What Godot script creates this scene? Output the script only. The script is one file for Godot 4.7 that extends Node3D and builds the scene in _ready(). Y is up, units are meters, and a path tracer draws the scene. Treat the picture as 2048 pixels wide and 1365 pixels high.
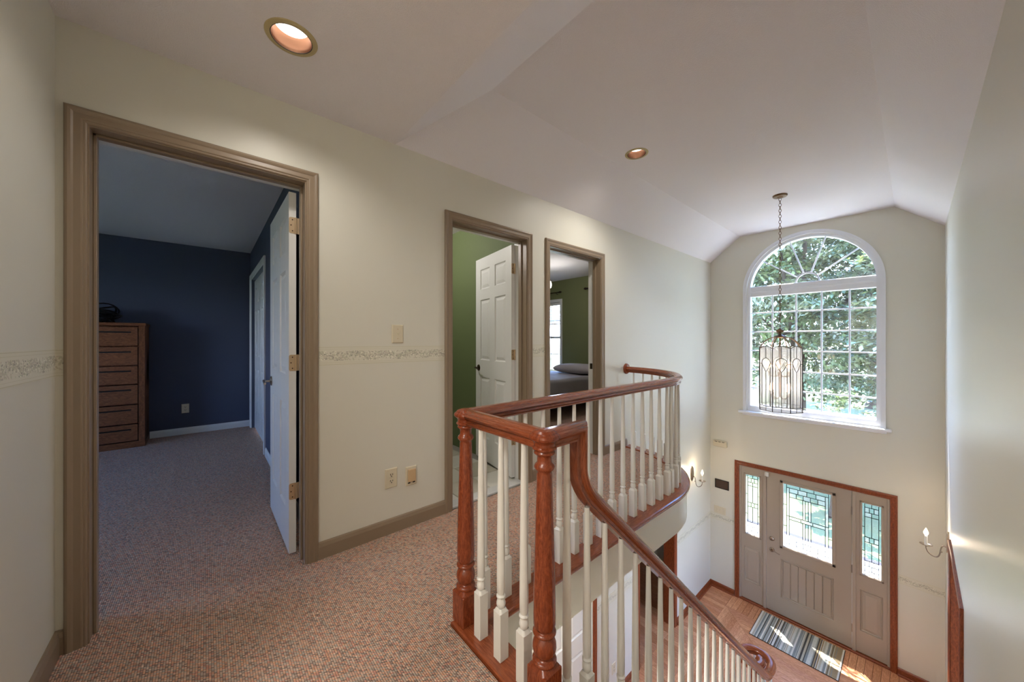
extends Node3D
# Upstairs hall and two-storey foyer. x: away from the wall with the doors, y: up (0 = upper floor), z: negative towards the front door.

const H := 2.44        # hall ceiling
const HV := 2.778      # flat part of the vault
const FL := -2.70      # foyer floor
const ZF := -6.10      # inner face of the front wall
const XR := 2.372      # inner face of the right wall
const ZN := 0.434      # stub wall beside the first door
const WT := 0.135      # wall thickness
const XB := 1.356      # stair rail
const ZA := -0.835     # landing rail
const XA := 0.895      # balcony rail
const ZC := -2.70      # start of the balcony's curve

var M := {}
var used := {}
var rng := RandomNumberGenerator.new()


# ------------------------------------------------------------------ mesh builder
class MB:
	var st := SurfaceTool.new()
	var grp := -1
	var count := 0

	func _init() -> void:
		st.begin(Mesh.PRIMITIVE_TRIANGLES)

	func vert(p: Vector3, uv := Vector2.ZERO) -> void:
		st.set_smooth_group(grp)
		st.set_uv(uv)
		st.add_vertex(p)

	func tri(a: Vector3, b: Vector3, c: Vector3, out: Vector3) -> void:
		if (b - a).cross(c - a).dot(out) > 0.0:
			vert(a); vert(c); vert(b)
		else:
			vert(a); vert(b); vert(c)

	func quad(a: Vector3, b: Vector3, c: Vector3, d: Vector3, out: Vector3, ua := Vector2.ZERO, ub := Vector2.ZERO, uc := Vector2.ZERO, ud := Vector2.ZERO) -> void:
		var n := (b - a).cross(c - a)
		if n.length_squared() < 1e-14:
			n = (c - a).cross(d - a)
		if n.dot(out) > 0.0:
			vert(a, ua); vert(c, uc); vert(b, ub)
			vert(a, ua); vert(d, ud); vert(c, uc)
		else:
			vert(a, ua); vert(b, ub); vert(c, uc)
			vert(a, ua); vert(c, uc); vert(d, ud)

	func box(lo: Vector3, hi: Vector3, b := 0.0, xf := Transform3D()) -> MB:
		var c := (lo + hi) * 0.5
		var h := (hi - lo) * 0.5
		h = Vector3(absf(h.x), absf(h.y), absf(h.z))
		b = minf(b, minf(h.x, minf(h.y, h.z)) * 0.8)
		for ax in 3:
			var bx := (ax + 1) % 3
			var cx := (ax + 2) % 3
			for s in [-1.0, 1.0]:
				var pts := []
				for q in [[-1, -1], [1, -1], [1, 1], [-1, 1]]:
					var v := Vector3.ZERO
					v[ax] = s * h[ax]
					v[bx] = q[0] * (h[bx] - b)
					v[cx] = q[1] * (h[cx] - b)
					pts.append(xf * (c + v))
				var o := Vector3.ZERO
				o[ax] = s
				quad(pts[0], pts[1], pts[2], pts[3], xf.basis * o)
			if b > 0.0:
				for s1 in [-1.0, 1.0]:
					for s2 in [-1.0, 1.0]:
						var p := []
						for e in [[1, 0, -1], [1, 0, 1], [0, 1, 1], [0, 1, -1]]:
							var v := Vector3.ZERO
							v[bx] = s1 * (h[bx] - (0.0 if e[0] else b))
							v[cx] = s2 * (h[cx] - (0.0 if e[1] else b))
							v[ax] = e[2] * (h[ax] - b)
							p.append(xf * (c + v))
						var o := Vector3.ZERO
						o[bx] = s1
						o[cx] = s2
						quad(p[0], p[1], p[2], p[3], xf.basis * o)
		if b > 0.0:
			for sx in [-1.0, 1.0]:
				for sy in [-1.0, 1.0]:
					for sz in [-1.0, 1.0]:
						var s := Vector3(sx, sy, sz)
						var k := s * (h - Vector3(b, b, b))
						tri(xf * (c + k + Vector3(sx * b, 0, 0)), xf * (c + k + Vector3(0, sy * b, 0)), xf * (c + k + Vector3(0, 0, sz * b)), xf.basis * s)
		return self

	# polygon in local XY, from z0 to z1
	func prism(poly: PackedVector2Array, z0: float, z1: float, xf := Transform3D()) -> MB:
		var idx := Geometry2D.triangulate_polygon(poly)
		for k in range(0, idx.size(), 3):
			for z in [z0, z1]:
				var o := xf.basis * Vector3(0, 0, 1.0 if z == maxf(z0, z1) else -1.0)
				var a: Vector2 = poly[idx[k]]
				var b: Vector2 = poly[idx[k + 1]]
				var c: Vector2 = poly[idx[k + 2]]
				tri(xf * Vector3(a.x, a.y, z), xf * Vector3(b.x, b.y, z), xf * Vector3(c.x, c.y, z), o)
		var area := 0.0
		var n := poly.size()
		for k in n:
			area += poly[k].cross(poly[(k + 1) % n])
		for k in n:
			var a: Vector2 = poly[k]
			var b: Vector2 = poly[(k + 1) % n]
			var e := b - a
			var o2 := Vector2(e.y, -e.x) * signf(area)
			quad(xf * Vector3(a.x, a.y, z0), xf * Vector3(b.x, b.y, z0), xf * Vector3(b.x, b.y, z1), xf * Vector3(a.x, a.y, z1), xf.basis * Vector3(o2.x, o2.y, 0))
		return self

	# profile of (radius, y) about the local y axis; square > 0 turns circles towards rounded squares
	func lathe(prof: Array, xf := Transform3D(), segs := 20, smooth := false, square := 0.0) -> MB:
		var g0 := grp
		var len := 0.0
		for i in prof.size() - 1:
			var a: Vector2 = prof[i]
			var b: Vector2 = prof[i + 1]
			grp = 1000 if smooth else 1000 + i
			var d := b - a
			var l2 := len + d.length()
			for k in segs:
				var t0 := TAU * k / segs
				var t1 := TAU * (k + 1) / segs
				var c0 := Vector3(cos(t0), 0, sin(t0))
				var c1 := Vector3(cos(t1), 0, sin(t1))
				var f0 := 1.0
				var f1 := 1.0
				if square > 0.0:
					f0 = lerpf(1.0, 1.0 / pow(pow(absf(cos(t0)), 6) + pow(absf(sin(t0)), 6), 1.0 / 6.0), square)
					f1 = lerpf(1.0, 1.0 / pow(pow(absf(cos(t1)), 6) + pow(absf(sin(t1)), 6), 1.0 / 6.0), square)
				var m := (c0 + c1) * 0.5
				var out := m * d.y - Vector3(0, d.x, 0)
				var u0 := float(k) / segs * 0.3
				var u1 := float(k + 1) / segs * 0.3
				quad(xf * (c0 * a.x * f0 + Vector3(0, a.y, 0)), xf * (c1 * a.x * f1 + Vector3(0, a.y, 0)), xf * (c1 * b.x * f1 + Vector3(0, b.y, 0)), xf * (c0 * b.x * f0 + Vector3(0, b.y, 0)), xf.basis * out, Vector2(u0, len), Vector2(u1, len), Vector2(u1, l2), Vector2(u0, l2))
			len = l2
		grp = g0
		return self

	# closed profile (counter-clockwise) along a path with given side and normal vectors
	func sweep(prof: Array, pos: Array, side: Array, nrm: Array, caps := true, smooth := true) -> MB:
		var g0 := grp
		var n := prof.size()
		var len := 0.0
		for i in pos.size() - 1:
			var l2: float = len + (pos[i + 1] - pos[i]).length()
			var per := 0.0
			for k in n:
				var a: Vector2 = prof[k]
				var b: Vector2 = prof[(k + 1) % n]
				var e := b - a
				var p2 := per + e.length()
				grp = 2000 + k if smooth else -1
				var out: Vector3 = side[i] * e.y - nrm[i] * e.x
				quad(pos[i] + side[i] * a.x + nrm[i] * a.y, pos[i] + side[i] * b.x + nrm[i] * b.y, pos[i + 1] + side[i + 1] * b.x + nrm[i + 1] * b.y, pos[i + 1] + side[i + 1] * a.x + nrm[i + 1] * a.y, out, Vector2(len, per), Vector2(len, p2), Vector2(l2, p2), Vector2(l2, per))
				per = p2
			len = l2
		grp = -1
		if caps:
			var idx := Geometry2D.triangulate_polygon(PackedVector2Array(prof))
			for e in [0, pos.size() - 1]:
				var o: Vector3 = pos[0] - pos[1] if e == 0 else pos[e] - pos[e - 1]
				for k in range(0, idx.size(), 3):
					var q := []
					for j in 3:
						var v: Vector2 = prof[idx[k + j]]
						q.append(pos[e] + side[e] * v.x + nrm[e] * v.y)
					tri(q[0], q[1], q[2], o)
		grp = g0
		return self

	func tube(path: Array, r: float, segs := 8, closed := false) -> MB:
		var pos := path.duplicate()
		if closed:
			pos.append(path[0])
		var side := []
		var nrm := []
		var last := Vector3.ZERO
		for i in pos.size():
			var t: Vector3
			if closed and (i == 0 or i == pos.size() - 1):
				t = path[1] - path[path.size() - 1]
			elif i == 0:
				t = pos[1] - pos[0]
			elif i == pos.size() - 1:
				t = pos[i] - pos[i - 1]
			else:
				t = pos[i + 1] - pos[i - 1]
			t = t.normalized()
			var s := last
			if s == Vector3.ZERO:
				s = t.cross(Vector3.UP if absf(t.y) < 0.9 else Vector3.RIGHT)
			s = (s - t * s.dot(t)).normalized()
			last = s
			side.append(s)
			nrm.append(t.cross(s) * -1.0)
		if closed:
			side[side.size() - 1] = side[0]
			nrm[nrm.size() - 1] = nrm[0]
		var prof := []
		for k in segs:
			prof.append(Vector2(cos(TAU * k / segs), sin(TAU * k / segs)) * r)
		var g0 := grp
		for i in pos.size() - 1:
			grp = 3000
			for k in segs:
				var a: Vector2 = prof[k]
				var b: Vector2 = prof[(k + 1) % segs]
				var m := (a + b) * 0.5
				quad(pos[i] + side[i] * a.x + nrm[i] * a.y, pos[i] + side[i] * b.x + nrm[i] * b.y, pos[i + 1] + side[i + 1] * b.x + nrm[i + 1] * b.y, pos[i + 1] + side[i + 1] * a.x + nrm[i + 1] * a.y, side[i] * m.x + nrm[i] * m.y)
		grp = -1
		if not closed:
			for e in [0, pos.size() - 1]:
				var o: Vector3 = pos[0] - pos[1] if e == 0 else pos[e] - pos[e - 1]
				for k in segs:
					var a: Vector2 = prof[k]
					var b: Vector2 = prof[(k + 1) % segs]
					tri(pos[e], pos[e] + side[e] * a.x + nrm[e] * a.y, pos[e] + side[e] * b.x + nrm[e] * b.y, o)
		grp = g0
		return self

	# wall in local (along, up), front at n = 0, back at n = -thick; holes are Rect2
	func wall(a0: float, a1: float, b0: float, b1: float, thick: float, holes: Array, xf := Transform3D()) -> MB:
		var xs := [a0, a1]
		var ys := [b0, b1]
		for h: Rect2 in holes:
			for x in [h.position.x, h.end.x]:
				if x > a0 and x < a1 and not xs.has(x): xs.append(x)
			for y in [h.position.y, h.end.y]:
				if y > b0 and y < b1 and not ys.has(y): ys.append(y)
		xs.sort()
		ys.sort()
		var solid := func(i: int, j: int) -> bool:
			if i < 0 or j < 0 or i >= xs.size() - 1 or j >= ys.size() - 1:
				return false
			var c := Vector2((xs[i] + xs[i + 1]) * 0.5, (ys[j] + ys[j + 1]) * 0.5)
			for h: Rect2 in holes:
				if h.has_point(c): return false
			return true
		for i in xs.size() - 1:
			for j in ys.size() - 1:
				if not solid.call(i, j): continue
				var p := func(x: float, y: float, z: float) -> Vector3: return xf * Vector3(x, y, z)
				var x0: float = xs[i]
				var x1: float = xs[i + 1]
				var y0: float = ys[j]
				var y1: float = ys[j + 1]
				for z in [0.0, -thick]:
					quad(p.call(x0, y0, z), p.call(x1, y0, z), p.call(x1, y1, z), p.call(x0, y1, z), xf.basis * Vector3(0, 0, 1 if z == 0.0 else -1))
				if not solid.call(i - 1, j): quad(p.call(x0, y0, 0.0), p.call(x0, y1, 0.0), p.call(x0, y1, -thick), p.call(x0, y0, -thick), xf.basis * Vector3(-1, 0, 0))
				if not solid.call(i + 1, j): quad(p.call(x1, y0, 0.0), p.call(x1, y1, 0.0), p.call(x1, y1, -thick), p.call(x1, y0, -thick), xf.basis * Vector3(1, 0, 0))
				if not solid.call(i, j - 1): quad(p.call(x0, y0, 0.0), p.call(x1, y0, 0.0), p.call(x1, y0, -thick), p.call(x0, y0, -thick), xf.basis * Vector3(0, -1, 0))
				if not solid.call(i, j + 1): quad(p.call(x0, y1, 0.0), p.call(x1, y1, 0.0), p.call(x1, y1, -thick), p.call(x0, y1, -thick), xf.basis * Vector3(0, 1, 0))
		return self

	# rectangle stepping in and out: loops of (inset, height along n)
	func nested(x0: float, x1: float, y0: float, y1: float, loops: Array, n := 1.0, z := 0.0, xf := Transform3D(), cap := true) -> MB:
		for i in loops.size() - 1:
			var a: Vector2 = loops[i]
			var b: Vector2 = loops[i + 1]
			var pa := [Vector3(x0 + a.x, y0 + a.x, z + n * a.y), Vector3(x1 - a.x, y0 + a.x, z + n * a.y), Vector3(x1 - a.x, y1 - a.x, z + n * a.y), Vector3(x0 + a.x, y1 - a.x, z + n * a.y)]
			var pb := [Vector3(x0 + b.x, y0 + b.x, z + n * b.y), Vector3(x1 - b.x, y0 + b.x, z + n * b.y), Vector3(x1 - b.x, y1 - b.x, z + n * b.y), Vector3(x0 + b.x, y1 - b.x, z + n * b.y)]
			var o := [Vector3(0, -1, 0), Vector3(1, 0, 0), Vector3(0, 1, 0), Vector3(-1, 0, 0)]
			for k in 4:
				var out: Vector3 = o[k] * (b.y - a.y) * -1.0 + Vector3(0, 0, n) * (b.x - a.x)
				if absf(b.x - a.x) < 1e-6: out = o[k] * signf(b.y - a.y) * -1.0 * -1.0
				quad(xf * pa[k], xf * pa[(k + 1) % 4], xf * pb[(k + 1) % 4], xf * pb[k], xf.basis * out)
		if not cap: return self
		var l: Vector2 = loops[-1]
		quad(xf * Vector3(x0 + l.x, y0 + l.x, z + n * l.y), xf * Vector3(x1 - l.x, y0 + l.x, z + n * l.y), xf * Vector3(x1 - l.x, y1 - l.x, z + n * l.y), xf * Vector3(x0 + l.x, y1 - l.x, z + n * l.y), xf.basis * Vector3(0, 0, n))
		return self

	func done() -> ArrayMesh:
		st.generate_normals()
		return st.commit()


# ------------------------------------------------------------------ nodes
func numbered(called: String) -> String:
	var k: int = used.get(called, -1) + 1
	used[called] = k
	return called if k == 0 else "%s_%03d" % [called, k]


func mi(called: String, mesh: Mesh, m: Material, parent: Node, xf := Transform3D()) -> MeshInstance3D:
	var o := MeshInstance3D.new()
	o.mesh = mesh
	o.material_override = m
	o.transform = xf
	if parent == self:
		o.name = numbered(called)
		add_child(o)
	else:
		o.name = called
		parent.add_child(o, true)
	return o


func meta(o: Node, label: String, category: String, group := "", kind := "") -> Node:
	if label: o.set_meta("label", label)
	if category: o.set_meta("category", category)
	if group: o.set_meta("group", group)
	if kind: o.set_meta("kind", kind)
	return o


func thing(called: String, label: String, category: String, at := Vector3.ZERO, group := "", kind := "") -> Node3D:
	var o := Node3D.new()
	o.name = numbered(called)
	o.position = at
	add_child(o)
	meta(o, label, category, group, kind)
	return o


func structure(called: String, mesh: Mesh, m: Material, label: String, category: String) -> MeshInstance3D:
	var o := mi(called, mesh, m, self)
	meta(o, label, category, "", "structure")
	return o


func at(x: float, y: float, z: float, b := Basis()) -> Transform3D:
	return Transform3D(b, Vector3(x, y, z))


# local frames of the walls: x along, y up, z out of the wall
func on_left(x := 0.0) -> Transform3D: return Transform3D(Basis(Vector3(0, 0, -1), Vector3(0, 1, 0), Vector3(1, 0, 0)), Vector3(x, 0, 0))
func on_front(z := ZF) -> Transform3D: return Transform3D(Basis(), Vector3(0, 0, z))
func on_right(x := XR) -> Transform3D: return Transform3D(Basis(Vector3(0, 0, 1), Vector3(0, 1, 0), Vector3(-1, 0, 0)), Vector3(x, 0, 0))
func on_near(z := ZN) -> Transform3D: return Transform3D(Basis(Vector3(-1, 0, 0), Vector3(0, 1, 0), Vector3(0, 0, -1)), Vector3(0, 0, z))


# ------------------------------------------------------------------ textures and materials
func tex(im: Image) -> ImageTexture:
	im.generate_mipmaps()
	return ImageTexture.create_from_image(im)


func tileable(n: FastNoiseLite, u: float, v: float, fu: float, fv: float) -> float:
	# noise on a torus so that the picture repeats without a seam
	var a := u * TAU
	var b := v * TAU
	return n.get_noise_3d(cos(a) * fu + 37.0, sin(a) * fu + cos(b) * fv, sin(b) * fv + 11.0)


func wood_image(seed_: int, vertical: bool, dark := Color(0.52, 0.40, 0.33)) -> ImageTexture:
	var n := FastNoiseLite.new()
	n.seed = seed_
	n.frequency = 1.0
	n.fractal_octaves = 3
	var s := 384
	var im := Image.create(s, s, false, Image.FORMAT_RGB8)
	for y in s:
		for x in s:
			var u := float(x) / s
			var v := float(y) / s
			var warp := tileable(n, u, v, 0.35, 0.9) * 0.5
			var ring := 0.5 + 0.5 * sin((v * 14.0 + warp * 5.0) * TAU)
			var fine := tileable(n, u, v, 0.9, 26.0)
			var pore := tileable(n, u, v, 3.0, 60.0)
			var t := clampf(0.62 + 0.22 * (ring - 0.5) + 0.42 * fine - (0.28 if pore > 0.28 else 0.0), 0.0, 1.0)
			var c := dark.lerp(Color(1.0, 0.985, 0.97), t)
			if vertical: im.set_pixel(y, x, c)
			else: im.set_pixel(x, y, c)
	return tex(im)


func carpet_images() -> Array:
	var n := FastNoiseLite.new()
	n.seed = 5
	n.frequency = 1.0
	n.fractal_octaves = 3
	var r := RandomNumberGenerator.new()
	r.seed = 77
	var s := 960
	var cw := 8
	var ch := 10
	var gx := s / cw
	var gy := s / ch
	var pal := [Color(0.90, 0.72, 0.62), Color(0.93, 0.77, 0.67), Color(0.84, 0.74, 0.67), Color(0.93, 0.71, 0.58), Color(0.79, 0.72, 0.66), Color(0.67, 0.56, 0.51), Color(0.88, 0.64, 0.56), Color(0.95, 0.82, 0.72)]
	var cols := []
	for j in gy:
		for i in gx:
			var k := r.randf() * 0.75 + 0.35 * (tileable(n, float(i) / gx, float(j) / gy, 2.0, 2.0) + 0.3)
			var c: Color = pal[clampi(int(k * 8.0), 0, 7)]
			cols.append(c * r.randf_range(0.92, 1.06))
	var col := Image.create(s, s, false, Image.FORMAT_RGB8)
	var hgt := Image.create(s, s, false, Image.FORMAT_L8)
	for y in s:
		var j := y / ch
		for x in s:
			var xx := (x + (cw / 2 if j % 2 else 0) + (y % ch) / 2) % s
			var i := xx / cw
			var dx := (float(xx % cw) + 0.5) / cw - 0.5
			var dy := (float(y % ch) + 0.5) / ch - 0.5
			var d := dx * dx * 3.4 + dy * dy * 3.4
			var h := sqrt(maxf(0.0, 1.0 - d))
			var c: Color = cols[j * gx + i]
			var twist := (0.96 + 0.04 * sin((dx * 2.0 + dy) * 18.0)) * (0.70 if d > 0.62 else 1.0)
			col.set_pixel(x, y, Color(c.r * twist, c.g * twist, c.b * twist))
			hgt.set_pixel(x, y, Color(h, h, h))
	return [tex(col), tex(hgt)]


func bumps(seed_: int, freq: float, s := 512) -> ImageTexture:
	var n := FastNoiseLite.new()
	n.seed = seed_
	n.frequency = 1.0
	n.fractal_octaves = 4
	var im := Image.create(s, s, false, Image.FORMAT_L8)
	for y in s:
		for x in s:
			var t := clampf(0.5 + 0.9 * tileable(n, float(x) / s, float(y) / s, freq, freq), 0, 1)
			im.set_pixel(x, y, Color(t, t, t))
	return tex(im)


func border_image() -> ImageTexture:
	# printed wallpaper border: a running vine of grey-green sprigs between thin lines
	var w := 1024
	var h := 128
	var im := Image.create(w, h, false, Image.FORMAT_RGB8)
	var paper := Color(0.86, 0.85, 0.785)
	im.fill(paper)
	for row in [4, 5, 18, 109, 122, 123]:
		for x in w:
			im.set_pixel(x, row, Color(0.76, 0.74, 0.63))
	var r := RandomNumberGenerator.new()
	r.seed = 12
	var ink := [Color(0.74, 0.73, 0.66), Color(0.77, 0.75, 0.68), Color(0.63, 0.62, 0.57), Color(0.75, 0.76, 0.66), Color(0.93, 0.92, 0.86), Color(0.80, 0.77, 0.71)]
	for x in w:
		var y := int(64 + 20 * sin(x * TAU * 6.0 / w))
		for k in 3:
			im.set_pixel(x, y + k, ink[0])
	for k in 1500:
		var x := r.randi_range(0, w - 1)
		var y := clampf(64 + 10 * sin(x * TAU * 6.0 / w) + r.randfn(0.0, 17.0), 34, 94)
		var c: Color = ink[r.randi_range(0, 5)]
		var a := r.randf() * TAU
		var l := r.randf_range(3, 8)
		var b := r.randf_range(1.5, 3.2)
		for yy in range(-8, 9):
			for xx in range(-8, 9):
				var p := Vector2(xx, yy).rotated(a)
				if (p.x / l) ** 2 + (p.y / b) ** 2 < 1.0:
					im.set_pixel(posmod(x + xx, w), clampi(int(y) + yy, 30, 98), c)
	return tex(im)


func mat_image() -> ImageTexture:
	var w := 512
	var im := Image.create(w, 64, false, Image.FORMAT_RGB8)
	var r := RandomNumberGenerator.new()
	r.seed = 31
	var pal := [Color(0.80, 0.81, 0.78), Color(0.88, 0.87, 0.83), Color(0.62, 0.64, 0.62), Color(0.72, 0.70, 0.63), Color(0.24, 0.24, 0.24), Color(0.52, 0.55, 0.55), Color(0.62, 0.55, 0.43), Color(0.84, 0.84, 0.82), Color(0.30, 0.28, 0.25)]
	var x := 0
	while x < w:
		var c: Color = pal[r.randi_range(0, pal.size() - 1)]
		var n := r.randi_range(2, 6) if c.v < 0.35 else r.randi_range(3, 13)
		for k in n:
			for y in 64:
				if x + k < w: im.set_pixel(x + k, y, c * r.randf_range(0.93, 1.05))
		x += n
	return tex(im)


func mat(c: Color, rough := 0.6, metal := 0.0) -> StandardMaterial3D:
	var m := StandardMaterial3D.new()
	m.albedo_color = c
	m.roughness = rough
	m.metallic = metal
	return m


func triplanar(m: StandardMaterial3D, t: Texture2D, scale: float, world := false, offset := Vector3.ZERO) -> StandardMaterial3D:
	m.albedo_texture = t
	m.uv1_triplanar = true
	m.uv1_world_triplanar = world
	m.uv1_scale = Vector3.ONE * scale
	m.uv1_offset = offset
	return m


func relief(m: StandardMaterial3D, t: Texture2D, cm: float, scale: float) -> StandardMaterial3D:
	m.heightmap_enabled = true
	m.heightmap_texture = t
	m.heightmap_scale = cm
	m.uv1_triplanar = true
	m.uv1_world_triplanar = true
	m.uv1_scale = Vector3.ONE * scale
	return m


func glow(c: Color, e: float) -> StandardMaterial3D:
	var m := mat(Color(0.9, 0.9, 0.9), 0.5)
	m.emission_enabled = true
	m.emission = c
	m.emission_energy_multiplier = e
	return m


func glass(alpha: float, rough := 0.0, c := Color(1, 1, 1)) -> StandardMaterial3D:
	var m := mat(Color(c.r, c.g, c.b, alpha), rough)
	m.transparency = BaseMaterial3D.TRANSPARENCY_ALPHA
	return m


func make_materials() -> void:
	var wh := wood_image(3, false)
	var wv := wood_image(9, true)
	var stipple := bumps(2, 30.0)
	var paper := bumps(8, 60.0, 256)
	M.wall = relief(mat(Color(0.855, 0.845, 0.795), 0.40), paper, 0.02, 2.0)
	M.ceiling = relief(mat(Color(0.90, 0.885, 0.89), 0.9), stipple, 0.18, 1.6)
	M.blue = mat(Color(0.29, 0.31, 0.38), 0.8)
	M.green = mat(Color(0.47, 0.485, 0.33), 0.8)
	M.bath_green = mat(Color(0.38, 0.43, 0.275), 0.7)
	M.taupe = mat(Color(0.55, 0.48, 0.40), 0.35)
	M.white = mat(Color(0.88, 0.88, 0.87), 0.4)
	M.baluster = mat(Color(0.92, 0.91, 0.88), 0.33)
	M.frame = mat(Color(0.92, 0.93, 0.95), 0.35)
	M.door = mat(Color(0.66, 0.61, 0.555), 0.33)
	M.ivory = mat(Color(0.84, 0.80, 0.70), 0.4)
	M.almond = mat(Color(0.80, 0.68, 0.52), 0.45)
	M.black = mat(Color(0.03, 0.03, 0.03), 0.5)
	M.dark = mat(Color(0.06, 0.05, 0.05), 0.7)
	M.brass = mat(Color(0.78, 0.69, 0.57), 0.4, 0.8)
	M.bronze = mat(Color(0.30, 0.25, 0.20), 0.38, 0.9)
	M.nickel = mat(Color(0.62, 0.58, 0.54), 0.28, 1.0)
	M.copper = mat(Color(0.62, 0.46, 0.37), 0.36, 1.0)
	M.came = mat(Color(0.20, 0.20, 0.20), 0.4, 0.7)
	M.came_bronze = mat(Color(0.13, 0.10, 0.085), 0.5, 0.5)
	var c := carpet_images()
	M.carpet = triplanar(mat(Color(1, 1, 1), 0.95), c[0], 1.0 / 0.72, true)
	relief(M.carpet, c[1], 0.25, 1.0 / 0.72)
	# stained oak: along x (or the length of a swept rail) and upright
	M.oak_v = triplanar(mat(Color(0.66, 0.345, 0.205), 0.26), wv, 3.2)
	M.rail = mat(Color(0.67, 0.38, 0.24), 0.24)
	M.rail.albedo_texture = wood_image(29, false, Color(0.62, 0.50, 0.43))
	M.rail.clearcoat_enabled = true
	M.rail.clearcoat = 0.25
	M.rail.clearcoat_roughness = 0.12
	M.rail.uv1_scale = Vector3(1.6, 4, 1)
	M.oak_box = triplanar(mat(Color(0.62, 0.30, 0.155), 0.30), wv, 3.0)
	M.oak_h = triplanar(mat(Color(0.66, 0.34, 0.18), 0.28), wh, 3.0)
	M.casing_h = triplanar(mat(Color(0.64, 0.345, 0.19), 0.32), wh, 2.5, true)
	M.casing_v = triplanar(mat(Color(0.64, 0.345, 0.19), 0.32), wv, 2.5, true)
	var wp := wood_image(17, false, Color(0.74, 0.64, 0.57))
	M.planks = []
	var tints := [Color(0.90, 0.68, 0.53), Color(0.94, 0.72, 0.57), Color(0.86, 0.63, 0.48), Color(0.92, 0.70, 0.56), Color(0.89, 0.67, 0.54), Color(0.97, 0.76, 0.61)]
	for k in 6:
		M.planks.append(triplanar(mat(tints[k], 0.22), wp, 1.8, false, Vector3(k * 0.37, k * 0.19, k * 0.53)))
	M.dresser = triplanar(mat(Color(0.62, 0.40, 0.245), 0.45), wh, 2.2)
	M.dresser_v = triplanar(mat(Color(0.60, 0.385, 0.235), 0.45), wv, 2.2)
	M.border = mat(Color(1, 1, 1), 0.5)
	M.border.albedo_texture = border_image()
	M.doormat = mat(Color(1, 1, 1), 0.9)
	M.doormat.albedo_texture = mat_image()
	M.pane = glass(0.03)
	M.reeded = glass(0.10, 0.12, Color(0.93, 0.96, 0.92))
	M.hammered = glass(0.18, 0.2, Color(0.95, 0.97, 0.95))
	M.lantern_glass = glass(0.32, 0.15, Color(0.80, 0.83, 0.86))
	M.seedy = glass(0.10, 0.12, Color(1.0, 0.98, 0.95))
	M.bulb = glow(Color(1.0, 0.82, 0.62), 9.0)
	M.disc = glow(Color(1.0, 0.96, 0.91), 2.6)
	M.sheet = mat(Color(0.70, 0.67, 0.68), 0.9)
	M.blanket = mat(Color(0.62, 0.60, 0.61), 0.85)
	M.bedwood = mat(Color(0.06, 0.045, 0.04), 0.4)
	M.tile = mat(Color(0.82, 0.81, 0.77), 0.25)
	M.tile_b = mat(Color(0.74, 0.72, 0.66), 0.25)
	M.grout = mat(Color(0.55, 0.54, 0.50), 0.8)
	M.marble = mat(Color(0.78, 0.78, 0.77), 0.25)
	M.lawn = relief(mat(Color(0.42, 0.47, 0.30), 0.9), stipple, 3.0, 0.6)
	M.concrete = relief(mat(Color(0.74, 0.73, 0.70), 0.85), stipple, 0.2, 1.0)
	M.porch_shadow = mat(Color(0.13, 0.13, 0.17), 0.9)  # bluish dark tone painted for the shadow at the porch edge
	M.bark = relief(mat(Color(0.30, 0.25, 0.20), 0.95), paper, 2.0, 1.5)
	M.leaf = mat(Color(1, 1, 1), 0.24)
	M.leaf.vertex_color_use_as_albedo = true
	M.leaf.backlight_enabled = true
	M.leaf.backlight = Color(0.5, 0.55, 0.25)
	M.plain_out = mat(Color(0.7, 0.68, 0.63), 0.8)


# ------------------------------------------------------------------ small builders
const CASING := [[0.0, 0.0], [0.0, 0.009], [0.004, 0.012], [0.010, 0.012], [0.012, 0.0145], [0.016, 0.0155], [0.034, 0.0145], [0.040, 0.018], [0.048, 0.020], [0.054, 0.018], [0.058, 0.014], [0.058, 0.0]]


func casing_mesh(a0: float, a1: float, base: float, top: float, width: float, xf: Transform3D) -> ArrayMesh:
	# mitred moulding round an opening; profile points are (outward, proud)
	var mb := MB.new()
	var k := width / 0.058
	for i in CASING.size() - 1:
		var p := Vector2(CASING[i][0] * k, CASING[i][1])
		var q := Vector2(CASING[i + 1][0] * k, CASING[i + 1][1])
		var out2 := Vector2(-(q.y - p.y), q.x - p.x)
		var path := func(v: Vector2) -> Array: return [Vector3(a0 - v.x, base, v.y), Vector3(a0 - v.x, top + v.x, v.y), Vector3(a1 + v.x, top + v.x, v.y), Vector3(a1 + v.x, base, v.y)]
		var pp: Array = path.call(p)
		var qq: Array = path.call(q)
		var dirs := [Vector3(-1, 0, 0), Vector3(0, 1, 0), Vector3(1, 0, 0)]
		for s in 3:
			mb.quad(xf * pp[s], xf * pp[s + 1], xf * qq[s + 1], xf * qq[s], xf.basis * (dirs[s] * out2.x + Vector3(0, 0, 1) * out2.y))
	return mb.done()


func baseboard_mesh(a0: float, a1: float, base: float, h: float, xf: Transform3D, shoe := false) -> ArrayMesh:
	var prof := PackedVector2Array([Vector2(0, 0), Vector2(0.014, 0), Vector2(0.014, h - 0.025), Vector2(0.011, h - 0.014), Vector2(0.009, h - 0.006), Vector2(0.004, h), Vector2(0, h)])
	if shoe:
		prof = PackedVector2Array([Vector2(0, 0), Vector2(0.032, 0), Vector2(0.030, 0.012), Vector2(0.022, 0.020), Vector2(0.014, 0.022), Vector2(0.014, h - 0.025), Vector2(0.011, h - 0.012), Vector2(0.004, h), Vector2(0, h)])
	# local prism runs along its z: x = out of the wall, y = up
	var b := Basis(xf.basis.z, xf.basis.y, xf.basis.x)
	return MB.new().prism(prof, a0, a1, Transform3D(b, xf.origin + Vector3(0, base, 0))).done()


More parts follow.
